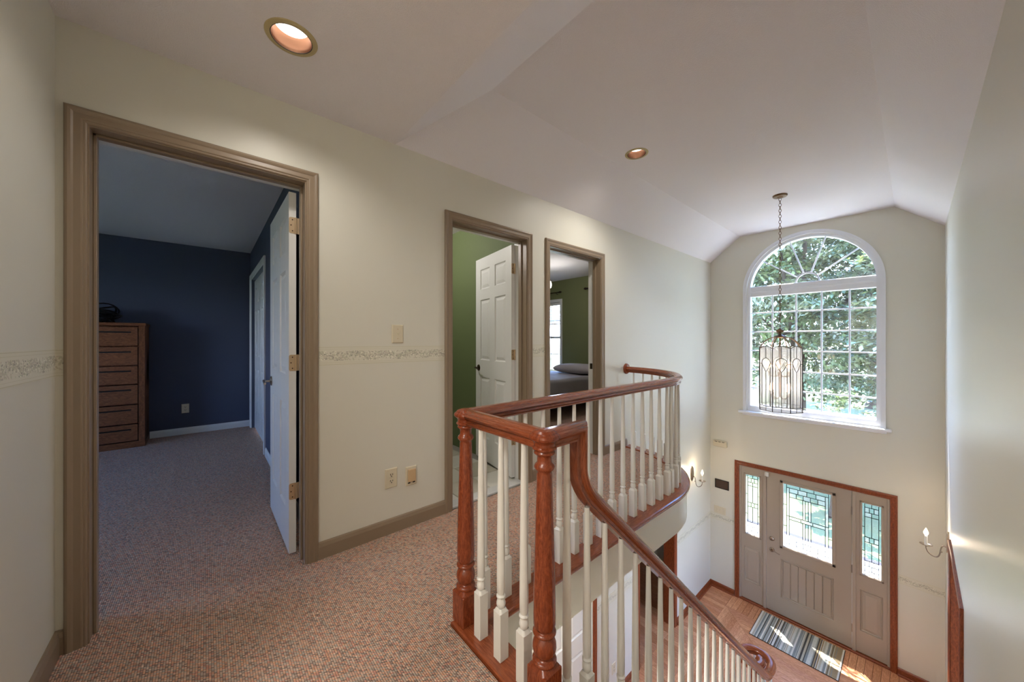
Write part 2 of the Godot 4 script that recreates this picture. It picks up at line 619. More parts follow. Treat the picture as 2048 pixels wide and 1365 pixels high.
func border_strip(a0: float, a1: float, b0: float, b1: float, xf: Transform3D) -> ArrayMesh:
	var mb := MB.new()
	var r := 1.05
	var n := 0.0012
	mb.quad(xf * Vector3(a0, b0, n), xf * Vector3(a1, b0, n), xf * Vector3(a1, b1, n), xf * Vector3(a0, b1, n), xf.basis.z, Vector2(a0 / r, 1), Vector2(a1 / r, 1), Vector2(a1 / r, 0), Vector2(a0 / r, 0))
	mb.quad(xf * Vector3(a0, b1, n), xf * Vector3(a1, b1, n), xf * Vector3(a1, b1, 0), xf * Vector3(a0, b1, 0), xf.basis.y)
	mb.quad(xf * Vector3(a0, b0, n), xf * Vector3(a1, b0, n), xf * Vector3(a1, b0, 0), xf * Vector3(a0, b0, 0), -xf.basis.y)
	return mb.done()


func holed_plate(mb: MB, x0: float, x1: float, z0: float, z1: float, y: float, thick: float, c: Vector2, r: float) -> void:
	# a ceiling plate with a round hole, seen from below at y
	var ang := []
	for k in 40: ang.append(TAU * k / 40.0)
	for q in [Vector2(x0, z0), Vector2(x1, z0), Vector2(x1, z1), Vector2(x0, z1)]:
		ang.append(fposmod((q - c).angle(), TAU))
	ang.sort()
	var edge := func(a: float) -> Vector2:
		var d := Vector2(cos(a), sin(a))
		var t := INF
		if d.x > 1e-9: t = minf(t, (x1 - c.x) / d.x)
		if d.x < -1e-9: t = minf(t, (x0 - c.x) / d.x)
		if d.y > 1e-9: t = minf(t, (z1 - c.y) / d.y)
		if d.y < -1e-9: t = minf(t, (z0 - c.y) / d.y)
		return c + d * t
	for k in ang.size():
		var a: float = ang[k]
		var b: float = ang[(k + 1) % ang.size()]
		var ca := c + Vector2(cos(a), sin(a)) * r
		var cb := c + Vector2(cos(b), sin(b)) * r
		var ea: Vector2 = edge.call(a)
		var eb: Vector2 = edge.call(b)
		mb.quad(Vector3(ca.x, y, ca.y), Vector3(cb.x, y, cb.y), Vector3(eb.x, y, eb.y), Vector3(ea.x, y, ea.y), Vector3.DOWN)
		var m := (ca + cb) * 0.5 - c
		mb.quad(Vector3(ca.x, y, ca.y), Vector3(cb.x, y, cb.y), Vector3(cb.x, y + thick, cb.y), Vector3(ca.x, y + thick, ca.y), Vector3(-m.x, 0, -m.y))


func arc(c: Vector2, r: float, a0: float, a1: float, n: int) -> PackedVector2Array:
	var p := PackedVector2Array()
	for k in n + 1:
		var a := lerpf(a0, a1, float(k) / n)
		p.append(c + Vector2(cos(a), sin(a)) * r)
	return p


func band(c: Vector2, r0: float, r1: float, a0: float, a1: float, n: int) -> PackedVector2Array:
	var p := arc(c, r1, a0, a1, n)
	p.append_array(arc(c, r0, a1, a0, n))
	return p


const PANEL := [Vector2(0, 0), Vector2(0.006, -0.010), Vector2(0.014, -0.012), Vector2(0.040, -0.003)]


func six_panel(root: Node3D, w: float, h: float, m: Material, flat_back := false) -> void:
	# leaf from x = 0 (hinges) to w, y = 0..h, thickness 0.035 about z = 0
	var t := 0.0175
	var st := 0.105 * w / 0.725
	var pw := (w - 3.0 * st) * 0.5
	var rows := [[h - 0.115, h - 0.315], [h - 0.42, h - 1.025], [h - 1.195, h - 1.795]]
	var holes := []
	for r in rows:
		for c in 2:
			var x0 := st + c * (pw + st)
			holes.append(Rect2(x0, r[1], pw, r[0] - r[1]))
	mi("leaf", MB.new().wall(0, w, 0, h, 2 * t, holes, at(0, 0, t)).done(), m, root)
	for q: Rect2 in holes:
		var mb := MB.new()
		mb.nested(0, q.size.x, 0, q.size.y, PANEL, 1.0, t)
		mb.nested(0, q.size.x, 0, q.size.y, PANEL, -1.0, -t)
		mi("panel", mb.done(), m, root, at(q.position.x, q.position.y, 0))


func hinge(parent: Node3D, xf: Transform3D, m: Material) -> void:
	# leaf on the door edge, knuckle beside it; local x across, y up, z out of the edge
	var mb := MB.new()
	var p := PackedVector2Array()
	for q in [[Vector2(0.010, 0.010), PI, PI * 1.5], [Vector2(0.031, 0.001), -PI / 2, -PI / 2], [Vector2(0.031, 0.089), PI / 2, PI / 2], [Vector2(0.010, 0.080), PI / 2, PI]]:
		if q[1] == q[2]: p.append(q[0] + Vector2(0, -0.001 if q[1] < 0 else 0.001))
		else: p.append_array(arc(q[0], 0.010, q[1], q[2], 5))
	mb.prism(p, 0.0, 0.002, xf)
	mb.tube([xf * Vector3(0.034, 0, 0.003), xf * Vector3(0.034, 0.09, 0.003)], 0.0055, 10)
	mb.box(Vector3(0.036, 0.0, -0.001), Vector3(0.056, 0.09, 0.001), 0.0, xf)
	var o := mi("hinge", mb.done(), m, parent)
	for y in [0.014, 0.045, 0.076]:
		mi("screw", MB.new().lathe([Vector2(0, 0.001), Vector2(0.0035, 0.001), Vector2(0.0035, 0)], xf * Transform3D(Basis(Vector3(1, 0, 0), Vector3(0, 0, 1), Vector3(0, -1, 0)), Vector3(0.017 if y != 0.045 else 0.010, y, 0.002)), 8).done(), M.bronze, o)


func lever(parent: Node3D, xf: Transform3D, m: Material, long := 0.10) -> void:
	# local: z out of the door, lever runs along +x
	var turn := Transform3D(Basis(Vector3(1, 0, 0), Vector3(0, 0, 1), Vector3(0, -1, 0)), Vector3.ZERO)
	var o := mi("handle", MB.new().lathe([Vector2(0, 0.012), Vector2(0.020, 0.010), Vector2(0.031, 0.005), Vector2(0.033, 0.0), Vector2(0.0, 0.0)], xf * turn, 20).done(), m, parent)
	var pts := []
	for k in 13:
		var t := k / 12.0
		var x := maxf(0.0, t - 0.25) / 0.75 * long
		pts.append(xf * Vector3(x, 0.008 * sin(x / long * PI * 1.6), 0.008 + 0.040 * smoothstep(0.0, 0.35, t)))
	mi("lever", MB.new().tube(pts, 0.0075, 10).done(), m, o)


func plate(called: String, xf: Transform3D, w: float, h: float, m: Material, label: String, category: String) -> Node3D:
	var t := thing(called, label, category)
	t.transform = xf
	mi("plate", MB.new().nested(-w / 2, w / 2, -h / 2, h / 2, [Vector2(0, 0), Vector2(0.001, 0.003), Vector2(0.005, 0.006)]).done(), m, t)
	return t


func toggle(t: Node3D, x := 0.0) -> void:
	mi("switch", MB.new().box(Vector3(x - 0.005, -0.012, 0.005), Vector3(x + 0.005, 0.012, 0.0075), 0.001).box(Vector3(x - 0.0035, -0.001, 0.006), Vector3(x + 0.0035, 0.009, 0.016), 0.0015).done(), M.ivory, t)
	for y in [-0.03, 0.03]:
		mi("screw", MB.new().lathe([Vector2(0, 0.0072), Vector2(0.003, 0.0068), Vector2(0.0032, 0.0055)], at(x, y, 0, Basis(Vector3(1, 0, 0), Vector3(0, 0, 1), Vector3(0, -1, 0))), 10).done(), M.brass, t)


func receptacles(t: Node3D) -> void:
	for y in [-0.0195, 0.0195]:
		var p := PackedVector2Array()
		for k in 24:
			var a := TAU * k / 24
			p.append(Vector2(clampf(cos(a) * 0.0175, -0.0165, 0.0165), y + clampf(sin(a) * 0.0175, -0.0135, 0.0135)))
		var o := mi("socket", MB.new().prism(p, 0.005, 0.0078).done(), M.ivory, t)
		var mb := MB.new()
		mb.box(Vector3(-0.0085, y - 0.001, 0.0075), Vector3(-0.0052, y + 0.010, 0.0084))
		mb.box(Vector3(0.0052, y, 0.0075), Vector3(0.0085, y + 0.009, 0.0084))
		mb.lathe([Vector2(0, 0.0083), Vector2(0.0034, 0.0084), Vector2(0.0034, 0.007)], at(0, y - 0.007, 0, Basis(Vector3(1, 0, 0), Vector3(0, 0, 1), Vector3(0, -1, 0))), 10)
		mi("slots", mb.done(), M.black, o)


# ------------------------------------------------------------------ railings
const RAIL := [Vector2(0.02, -0.033), Vector2(0.021, -0.027), Vector2(0.0165, -0.022), Vector2(0.0175, -0.013), Vector2(0.024, -0.006), Vector2(0.0315, -0.001), Vector2(0.0335, 0.006), Vector2(0.0315, 0.013), Vector2(0.0255, 0.017), Vector2(0.0245, 0.0205), Vector2(0.017, 0.027), Vector2(0.008, 0.0305), Vector2(-0.008, 0.0305), Vector2(-0.017, 0.027), Vector2(-0.0245, 0.0205), Vector2(-0.0255, 0.017), Vector2(-0.0315, 0.013), Vector2(-0.0335, 0.006), Vector2(-0.0315, -0.001), Vector2(-0.024, -0.006), Vector2(-0.0175, -0.013), Vector2(-0.0165, -0.022), Vector2(-0.021, -0.027), Vector2(-0.02, -0.033)]


func rail_mesh(pts: Array, heads: Array) -> ArrayMesh:
	# heads: horizontal heading at each point; bends are mitred
	var side := []
	var nrm := []
	for i in pts.size():
		var t0: Vector3 = (pts[i] - pts[i - 1]).normalized() if i > 0 else (pts[1] - pts[0]).normalized()
		var t1: Vector3 = (pts[i + 1] - pts[i]).normalized() if i < pts.size() - 1 else t0
		var t := (t0 + t1).normalized()
		var k := 1.0 / maxf(0.5, t.dot(t1))
		var s: Vector3 = heads[i].cross(Vector3.UP).normalized()
		var flat := absf(t0.y) < 0.02 and absf(t1.y) < 0.02
		var n := s.cross(t).normalized()
		if flat:
			# turn in plan
			s = t.cross(Vector3.UP).normalized() * k
			n = Vector3.UP
		else:
			n *= k
		side.append(s)
		nrm.append(n)
	return MB.new().sweep(RAIL, pts, side, nrm).done()


func newel_mesh(base: float, block: float, top: float) -> ArrayMesh:
	# square foot, ball, long taper, collar and cup under the rail
	var mb := MB.new()
	mb.box(Vector3(-0.041, base, -0.041), Vector3(0.041, block - 0.012, 0.041), 0.003)
	mb.lathe([Vector2(0.0405, block - 0.013), Vector2(0.028, block)], Transform3D(), 20, false, 1.0)
	var y := block
	mb.lathe([Vector2(0.026, y - 0.006), Vector2(0.035, y), Vector2(0.040, y + 0.006), Vector2(0.040, y + 0.012), Vector2(0.034, y + 0.017), Vector2(0.025, y + 0.019), Vector2(0.025, y + 0.023), Vector2(0.031, y + 0.028), Vector2(0.037, y + 0.038), Vector2(0.0395, y + 0.050), Vector2(0.0385, y + 0.064), Vector2(0.034, y + 0.077), Vector2(0.026, y + 0.086), Vector2(0.024, y + 0.089), Vector2(0.030, y + 0.092), Vector2(0.038, y + 0.097), Vector2(0.0385, y + 0.102), Vector2(0.031, y + 0.107), Vector2(0.026, y + 0.109), Vector2(0.031, y + 0.113), Vector2(0.0365, y + 0.125), Vector2(0.037, y + 0.15), Vector2(0.0355, y + 0.25), Vector2(0.031, y + 0.42), Vector2(0.0255, top - 0.145), Vector2(0.0235, top - 0.137), Vector2(0.031, top - 0.130), Vector2(0.0345, top - 0.122), Vector2(0.031, top - 0.114), Vector2(0.024, top - 0.107), Vector2(0.0245, top - 0.088), Vector2(0.029, top - 0.082), Vector2(0.035, top - 0.078), Vector2(0.035, top - 0.073), Vector2(0.030, top - 0.070), Vector2(0.030, top - 0.067), Vector2(0.037, top - 0.064), Vector2(0.037, top - 0.058), Vector2(0.032, top - 0.054)], Transform3D(), 28, true)
	return mb.done()


func newel_cap(mid: float) -> ArrayMesh:
	# the rail's own section turned about the post, with a bead below
	return MB.new().lathe([Vector2(0.033, mid - 0.036), Vector2(0.036, mid - 0.033), Vector2(0.036, mid - 0.028), Vector2(0.031, mid - 0.024), Vector2(0.031, mid - 0.014), Vector2(0.036, mid - 0.007), Vector2(0.0435, mid - 0.001), Vector2(0.0455, mid + 0.006), Vector2(0.0435, mid + 0.013), Vector2(0.037, mid + 0.0175), Vector2(0.036, mid + 0.021), Vector2(0.028, mid + 0.028), Vector2(0.014, mid + 0.0315), Vector2(0, mid + 0.032)], Transform3D(), 36, false, 0.5).done()


func baluster_mesh(block: float, top: float) -> ArrayMesh:
	# square foot from 0, turned vase, slender taper
	var mb := MB.new()
	mb.box(Vector3(-0.0205, 0, -0.0205), Vector3(0.0205, block - 0.010, 0.0205), 0.0015)
	mb.lathe([Vector2(0.0203, block - 0.011), Vector2(0.0135, block + 0.002)], Transform3D(), 20, false, 1.0)
	var y := block
	mb.lathe([Vector2(0.011, y - 0.005), Vector2(0.0145, y + 0.003), Vector2(0.0172, y + 0.012), Vector2(0.0172, y + 0.020), Vector2(0.0145, y + 0.031), Vector2(0.0110, y + 0.037), Vector2(0.0120, y + 0.039), Vector2(0.0175, y + 0.041), Vector2(0.0175, y + 0.046), Vector2(0.0120, y + 0.048), Vector2(0.0112, y + 0.050), Vector2(0.0155, y + 0.058), Vector2(0.0160, y + 0.12), Vector2(0.0138, lerpf(y, top, 0.55)), Vector2(0.0098, top)], Transform3D(), 14, true)
	return mb.done()


func build_railings() -> void:
	var y := 0.880
	var br := thing("balustrade", "stained oak railing with white balusters, curving round the balcony and sloping down the stairs", "railing")
	var bal := baluster_mesh(0.188, 0.842)
	# posts
	for p in [Vector3(XA, 0.012, ZA), Vector3(XB, 0.012, ZA)]:
		var o := mi("newel_post", newel_mesh(0.0, 0.139, 0.899), M.oak_v, br, at(p.x, p.y, p.z))
		mi("post_cap", newel_cap(y - 0.012), M.oak_v, o)
	var n := 0
	for k in 3:
		mi("baluster", bal, M.baluster, br, at(1.005 + 0.1265 * k, 0.012, ZA))
	for k in 15:
		mi("baluster", bal, M.baluster, br, at(XA, 0.012, -0.932 - 0.1255 * k))
	var s0 := 0.052
	while s0 < PI / 2 * XA - 0.05:
		var a := s0 / XA
		mi("baluster", bal, M.baluster, br, Transform3D(Basis(Vector3.UP, a), Vector3(XA * cos(a), 0.012, ZC - XA * sin(a))))
		s0 += 0.1255
	var pts := [Vector3(XB, y, ZA), Vector3(XA, y, ZA), Vector3(XA, y, ZC)]
	var heads := [Vector3.LEFT, Vector3.LEFT, Vector3.FORWARD]
	for k in range(1, 25):
		var a := PI / 2 * k / 24.0
		pts.append(Vector3(XA * cos(a), y, ZC - XA * sin(a)))
		heads.append(Vector3(-sin(a), 0, -cos(a)))
	pts[-1].x = 0.012
	mi("handrail", rail_mesh(pts, heads), M.rail, br)
	mi("rosette", MB.new().lathe([Vector2(0, 0.022), Vector2(0.040, 0.022), Vector2(0.052, 0.018), Vector2(0.058, 0.010), Vector2(0.060, 0.0), Vector2(0, 0.0)], Transform3D(Basis(Vector3(0, -1, 0), Vector3(1, 0, 0), Vector3(0, 0, 1)), Vector3(0.001, y + 0.005, ZC - XA)), 32).done(), M.oak_v, br)

	var sr := br
	# slope of the rail's centre line
	var yc := func(z: float) -> float: return -0.182 + 0.913 * (z + 1.956)
	var sp := [Vector3(XB, y, ZA), Vector3(XB, y, -1.012), Vector3(XB, 0.755, -1.012)]
	for k in range(1, 8):
		var t := k / 7.0
		var a := Vector2(-1.012, 0.755)
		var b := Vector2(-1.012, 0.680)
		var c := Vector2(-1.10, yc.call(-1.10))
		var q := a.lerp(b, t).lerp(b.lerp(c, t), t)
		sp.append(Vector3(XB, q.y, q.x))
	for z in [-2.0, -3.0, -3.34]:
		sp.append(Vector3(XB, yc.call(z), z))
	var yv := -1.575
	for k in range(1, 6):
		var t := k / 5.0
		var a := Vector2(-3.34, yc.call(-3.34))
		var c := Vector2(-3.58, yv)
		var b := Vector2(-3.34 + (yv - a.y) / 0.913, yv)
		var q := a.lerp(b, t).lerp(b.lerp(c, t), t)
		sp.append(Vector3(XB, q.y, q.x))
	var sh := []
	for k in sp.size(): sh.append(Vector3.FORWARD)
	# the scroll at the foot, turning to the left
	for k in range(1, 34):
		var a := k / 33.0 * TAU * 1.15
		var r := lerpf(0.128, 0.045, clampf((a - 0.9) / 6.3, 0, 1))
		var c := Vector2(XB - 0.128, -3.60)
		sp.append(Vector3(c.x + r * cos(a), yv, c.y - r * sin(a)))
		sh.append(Vector3(-sin(a), 0, -cos(a)))
	mi("handrail", rail_mesh(sp, sh), M.rail, sr)
	var rise := 2.70 / 13.0
	var under := func(z: float) -> float: return yc.call(z) - 0.044
	for k in 22:
		var z := -0.948 - 0.1140 * k
		var step := int(floor((-0.90 - z) / 0.228)) + 1
		var foot := -rise * step + 0.001
		var top: float = 0.848 if z > -0.99 else under.call(z) + 0.004
		if z < -0.99 and z > -1.2: top = minf(top, 0.585 if z > -1.1 else 0.50)
		var ring := 0.188 if k % 2 == 0 else 0.188
		mi("baluster", baluster_mesh(ring, top - foot), M.baluster, sr, at(XB, foot, z))
	for k in 6:
		var a := -0.1 + k * 0.62
		mi("baluster", baluster_mesh(0.188, yv - 0.03 + 12 * rise), M.baluster, sr, at(XB - 0.128 + 0.126 * cos(a), -12 * rise + 0.001, -3.60 - 0.126 * sin(a)))
	mi("newel_post", newel_mesh(0, 0.16, yv + 12 * rise + 0.03), M.oak_v, sr, at(XB - 0.128, -12 * rise + 0.001, -3.60))


func build_stairs() -> void:
	var s := thing("staircase", "straight oak staircase descending along the right wall into the foyer", "staircase", Vector3.ZERO, "", "structure")
	var rise := 2.70 / 13.0
	for k in range(1, 13):
		var z0 := -0.90 - 0.228 * (k - 1)
		var yy := -rise * k
		var wide := 1.30 if k < 12 else 1.02
		var far := z0 - 0.228 - 0.028 if k < 12 else -3.80
		mi("tread", MB.new().box(Vector3(wide, yy - 0.028, far), Vector3(XR, yy, z0), 0.006).done(), M.oak_h, s)
		mi("riser", MB.new().box(Vector3(wide + 0.03, yy, z0 - 0.016), Vector3(XR, yy + rise - 0.03, z0)).done(), M.white, s)
	mi("riser", MB.new().box(Vector3(1.05, FL, -3.78), Vector3(XR, -12 * rise - 0.03, -3.764)).done(), M.white, s)
	var poly := PackedVector2Array([Vector2(-0.92, -0.27), Vector2(-0.92, -0.24)])
	for k in range(1, 13):
		var z0 := -0.90 - 0.228 * (k - 1)
		poly.append(Vector2(z0 - 0.02, -rise * k - 0.03))
		poly.append(Vector2(z0 - 0.248, -rise * k - 0.03))
	poly.append(Vector2(-3.656, FL))
	poly.append(Vector2(-0.92, FL))
	mi("stringer", MB.new().prism(poly, 0.0, 0.06, Transform3D(Basis(Vector3(0, 0, 1), Vector3(0, 1, 0), Vector3(-1, 0, 0)), Vector3(1.385, 0, 0))).done(), M.wall, s)


# ------------------------------------------------------------------ shell
func build_shell() -> void:
	# wall with the three doors, both storeys; along = -z
	var L := on_left()
	var d1 := Rect2(-0.366, -0.02, 0.784, 2.088)
	var d2 := Rect2(1.298, -0.02, 0.755, 2.088)
	var d3 := Rect2(2.309, -0.02, 0.805, 2.088)
	var low_door := Rect2(2.18, FL, 0.79, 2.06)
	var low_open := Rect2(3.87, FL, 0.94, 2.06)
	var w := structure("wall_left", MB.new().wall(-3.3, 6.3, FL, 2.62, WT, [d1, d2, d3, low_door, low_open], L).done(), M.wall, "cream wallpapered hall wall with three door openings and a floral border", "wall")
	mi("wallpaper_border", border_strip(0.468, 1.252, 1.062, 1.168, L), M.border, w)
	mi("wallpaper_border", border_strip(2.104, 2.268, 1.062, 1.168, L), M.border, w)
	mi("wallpaper_border", border_strip(-ZN, -0.412, 1.062, 1.168, L), M.border, w)
	mi("wallpaper_border", border_strip(3.03, 3.80, -1.63, -1.525, L), M.border, w)
	mi("wallpaper_border", border_strip(4.88, 6.10, -1.63, -1.525, L), M.border, w)
	var wn := structure("wall_near", MB.new().wall(-1.0, 0.0, -0.27, 2.5, 0.12, [], on_near()).done(), M.wall, "cream stub wall beside the bedroom doorway with a floral border", "wall")
	mi("wallpaper_border", border_strip(-1.0, 0.0, 1.062, 1.168, on_near()), M.border, wn)
	structure("wall_back", MB.new().wall(-XR, -0.9, -0.3, 2.5, 0.12, [], on_near(2.6)).done(), M.wall, "cream wall closing the hall behind the viewer", "wall")
	structure("wall_hall", MB.new().box(Vector3(0.88, -0.27, ZN + 0.12), Vector3(1.0, 2.5, 2.6)).done(), M.wall, "cream hall side wall behind the stub wall", "wall")

	# front wall: arched window opening and front door opening
	var cx := 1.193
	var r := 0.690
	var ys := 1.952
	var F := on_front()
	var mb := MB.new()
	mb.wall(-0.135, XR + 0.15, FL - 0.2, ys, 0.16, [Rect2(cx - r, 0.155, 2 * r, 3.0), Rect2(0.405, FL - 0.3, 1.558, 2.032 + 0.3)], F)
	var poly := PackedVector2Array([Vector2(XR + 0.15, ys), Vector2(XR + 0.15, 3.2), Vector2(-0.135, 3.2), Vector2(-0.135, ys)])
	poly.append_array(arc(Vector2(cx, ys), r, PI, 0, 40))
	mb.prism(poly, -0.16, 0.0, F)
	var wf := structure("wall_front", mb.done(), M.wall, "tall cream front wall with an arched window above the entry door", "wall")
	mi("wallpaper_border", border_strip(0.0, 0.34, -1.63, -1.525, F), M.border, wf)
	mi("wallpaper_border", border_strip(2.025, XR, -1.63, -1.525, F), M.border, wf)

	# right wall with the cased opening; along = z
	var wr := structure("wall_right", MB.new().wall(-6.25, 2.72, FL, 3.2, 0.13, [Rect2(-5.10, FL, 1.17, 2.02)], on_right()).done(), M.wall, "tall cream wall running beside the stairs to the front wall", "wall")
	mi("wallpaper_border", border_strip(-6.10, -5.20, -1.63, -1.525, on_right()), M.border, wr)

	# ceilings
	mb = MB.new()
	holed_plate(mb, 0.0, XR, -0.90, 2.6, H, 0.03, Vector2(0.475, -0.265), 0.078)
	holed_plate(mb, 0.41, 2.0, ZF, -1.355, HV, 0.03, Vector2(0.613, -2.736), 0.078)
	mb.quad(Vector3(0, H, -0.9), Vector3(0, 2.452, ZF), Vector3(0.41, HV, ZF), Vector3(0.41, HV, -1.355), Vector3(1, -1, 0))
	mb.quad(Vector3(XR, H, -0.9), Vector3(XR, 2.460, ZF), Vector3(2.0, HV, ZF), Vector3(2.0, HV, -1.355), Vector3(-1, -1, 0))
	mb.quad(Vector3(0, H, -0.9), Vector3(XR, H, -0.9), Vector3(2.0, HV, -1.355), Vector3(0.41, HV, -1.355), Vector3(0, -1, -1))
	structure("ceiling", mb.done(), M.ceiling, "white textured ceiling, flat over the hall and vaulted over the foyer", "ceiling")
	structure("roof", MB.new().box(Vector3(-4.3, 3.2, -6.26), Vector3(4.4, 3.4, 3.5)).done(), M.plain_out, "unseen roof slab added above the ceilings to block light", "roof")  # unseen slab put over the ceilings to keep outside light out

	# upper floor slab, carpet and oak nosing
	var slab := PackedVector2Array([Vector2(0, 2.6), Vector2(XR, 2.6), Vector2(XR, -0.895), Vector2(0.96, -0.895), Vector2(0.96, ZC)])
	slab.append_array(arc(Vector2(0, ZC), 0.96, 0, -PI / 2, 28))
	var flat := Transform3D(Basis(Vector3(1, 0, 0), Vector3(0, 0, 1), Vector3(0, 1, 0)), Vector3.ZERO)   # local (x, y) -> (x, z)
	structure("floor_landing", MB.new().prism(slab, -0.27, -0.018, flat).done(), M.wall, "plastered edge and underside of the curved landing", "floor")
	var cp := PackedVector2Array([Vector2(0, 2.6), Vector2(XR, 2.6), Vector2(XR, -0.775), Vector2(0.862, -0.775), Vector2(0.862, ZC)])
	cp.append_array(arc(Vector2(0, ZC), 0.862, 0, -PI / 2, 28))
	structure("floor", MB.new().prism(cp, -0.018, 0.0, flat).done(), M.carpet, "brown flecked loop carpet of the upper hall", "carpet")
	var tr := thing("trim_1", "stained oak nosing round the edge of the carpeted landing", "trim", Vector3.ZERO, "", "structure")
	var np := [Vector2(-0.0615, -0.020), Vector2(0.050, -0.020), Vector2(0.058, -0.016), Vector2(0.0615, -0.008), Vector2(0.0615, 0.002), Vector2(0.058, 0.009), Vector2(0.050, 0.012), Vector2(-0.056, 0.012), Vector2(-0.0615, 0.008)]
	var R := 0.9235
	# mitred nosing: top of the stairs and landing edge along x
	var up := Vector3.UP
	mi("nosing", MB.new().sweep(np, [Vector3(XR, 0, -0.8425), Vector3(R, 0, -0.8425)], [Vector3(0, 0, -1), Vector3(1, 0, -1)], [up, up]).done(), M.rail, tr)
	mi("nosing", MB.new().sweep(np, [Vector3(R, 0, -0.8425), Vector3(R, 0, ZC)], [Vector3(1, 0, -1), Vector3(1, 0, 0)], [up, up]).done(), M.rail, tr)
	var pp := []
	var ss := []
	var nn := []
	for k in 25:
		var a := PI / 2 * k / 24.0
		pp.append(Vector3(R * cos(a), 0, ZC - R * sin(a)))
		ss.append(Vector3(cos(a), 0, -sin(a)))
		nn.append(up)
	mi("nosing", MB.new().sweep(np, pp, ss, nn).done(), M.rail, tr)

	# skirting upstairs and downstairs
	var T: Material = M.taupe
	for q in [[0.458, 1.258], [2.093, 2.276], [3.154, 3.60]]:
		structure("baseboard_left", baseboard_mesh(q[0], q[1], 0.0, 0.092, L), T, "taupe painted skirting along the upstairs hall wall", "skirting").set_meta("group", "taupe skirting of the hall wall")
	structure("baseboard_near", baseboard_mesh(-1.0, 0.0, 0.0, 0.092, on_near()), T, "taupe painted skirting on the stub wall", "skirting")
	structure("baseboard_stub", baseboard_mesh(-ZN, -0.405, 0.0, 0.092, L), T, "short taupe skirting beside the bedroom door casing", "skirting")
	structure("baseboard_foyer_left", baseboard_mesh(4.875, 6.10, FL, 0.085, L, true), M.casing_h, "stained oak skirting on the foyer's left wall", "skirting")
	structure("baseboard_foyer_hall", baseboard_mesh(3.035, 3.805, FL, 0.085, L, true), M.casing_h, "stained oak skirting under the balcony", "skirting")
	structure("baseboard_front_left", baseboard_mesh(0.0, 0.34, FL, 0.085, F, true), M.casing_h, "stained oak skirting between the left corner and the entry casing", "skirting")
	structure("baseboard_front_right", baseboard_mesh(2.022, XR, FL, 0.085, F, true), M.casing_h, "stained oak skirting between the entry casing and the right corner", "skirting")
	structure("baseboard_right", baseboard_mesh(-6.10, -5.17, FL, 0.085, on_right(), true), M.casing_h, "stained oak skirting on the right wall beside the cased opening", "skirting")


func build_doorway(a0: float, a1: float, called: String, label: String) -> void:
	# taupe casing with a lined opening through the left wall; white beyond the stop
	var L := on_left()
	var t := thing(called, label, "door frame", Vector3.ZERO, "", "structure")
	mi("casing", casing_mesh(a0 - 0.005, a1 + 0.005, 0.0, 2.055, 0.058, L), M.taupe, t)
	for s in [[a0 - 0.018, a0], [a1, a1 + 0.018]]:
		mi("jamb", MB.new().box(Vector3(s[0], 0, -0.088), Vector3(s[1], 2.05, 0.004), 0.0, L).done(), M.taupe, t)
		mi("inner_jamb", MB.new().box(Vector3(s[0], 0, -0.150), Vector3(s[1], 2.05, -0.088), 0.0, L).done(), M.white, t)
	mi("head_jamb", MB.new().box(Vector3(a0 - 0.018, 2.05, -0.088), Vector3(a1 + 0.018, 2.068, 0.004), 0.0, L).done(), M.taupe, t)
	mi("inner_head_jamb", MB.new().box(Vector3(a0 - 0.018, 2.05, -0.150), Vector3(a1 + 0.018, 2.068, -0.088), 0.0, L).done(), M.white, t)
	for s in [[a0, a0 + 0.011], [a1 - 0.011, a1]]:
		mi("stop", MB.new().box(Vector3(s[0], 0, -0.088), Vector3(s[1], 2.05, -0.052), 0.002, L).done(), M.taupe, t)
	mi("stop", MB.new().box(Vector3(a0, 2.039, -0.088), Vector3(a1, 2.05, -0.052), 0.002, L).done(), M.taupe, t)
	if a0 > 2.0:
		mi("strike_plate", MB.new().box(Vector3(a1 - 0.001, 0.90, -0.130), Vector3(a1, 0.96, -0.098), 0.0, L).done(), M.bronze, t)


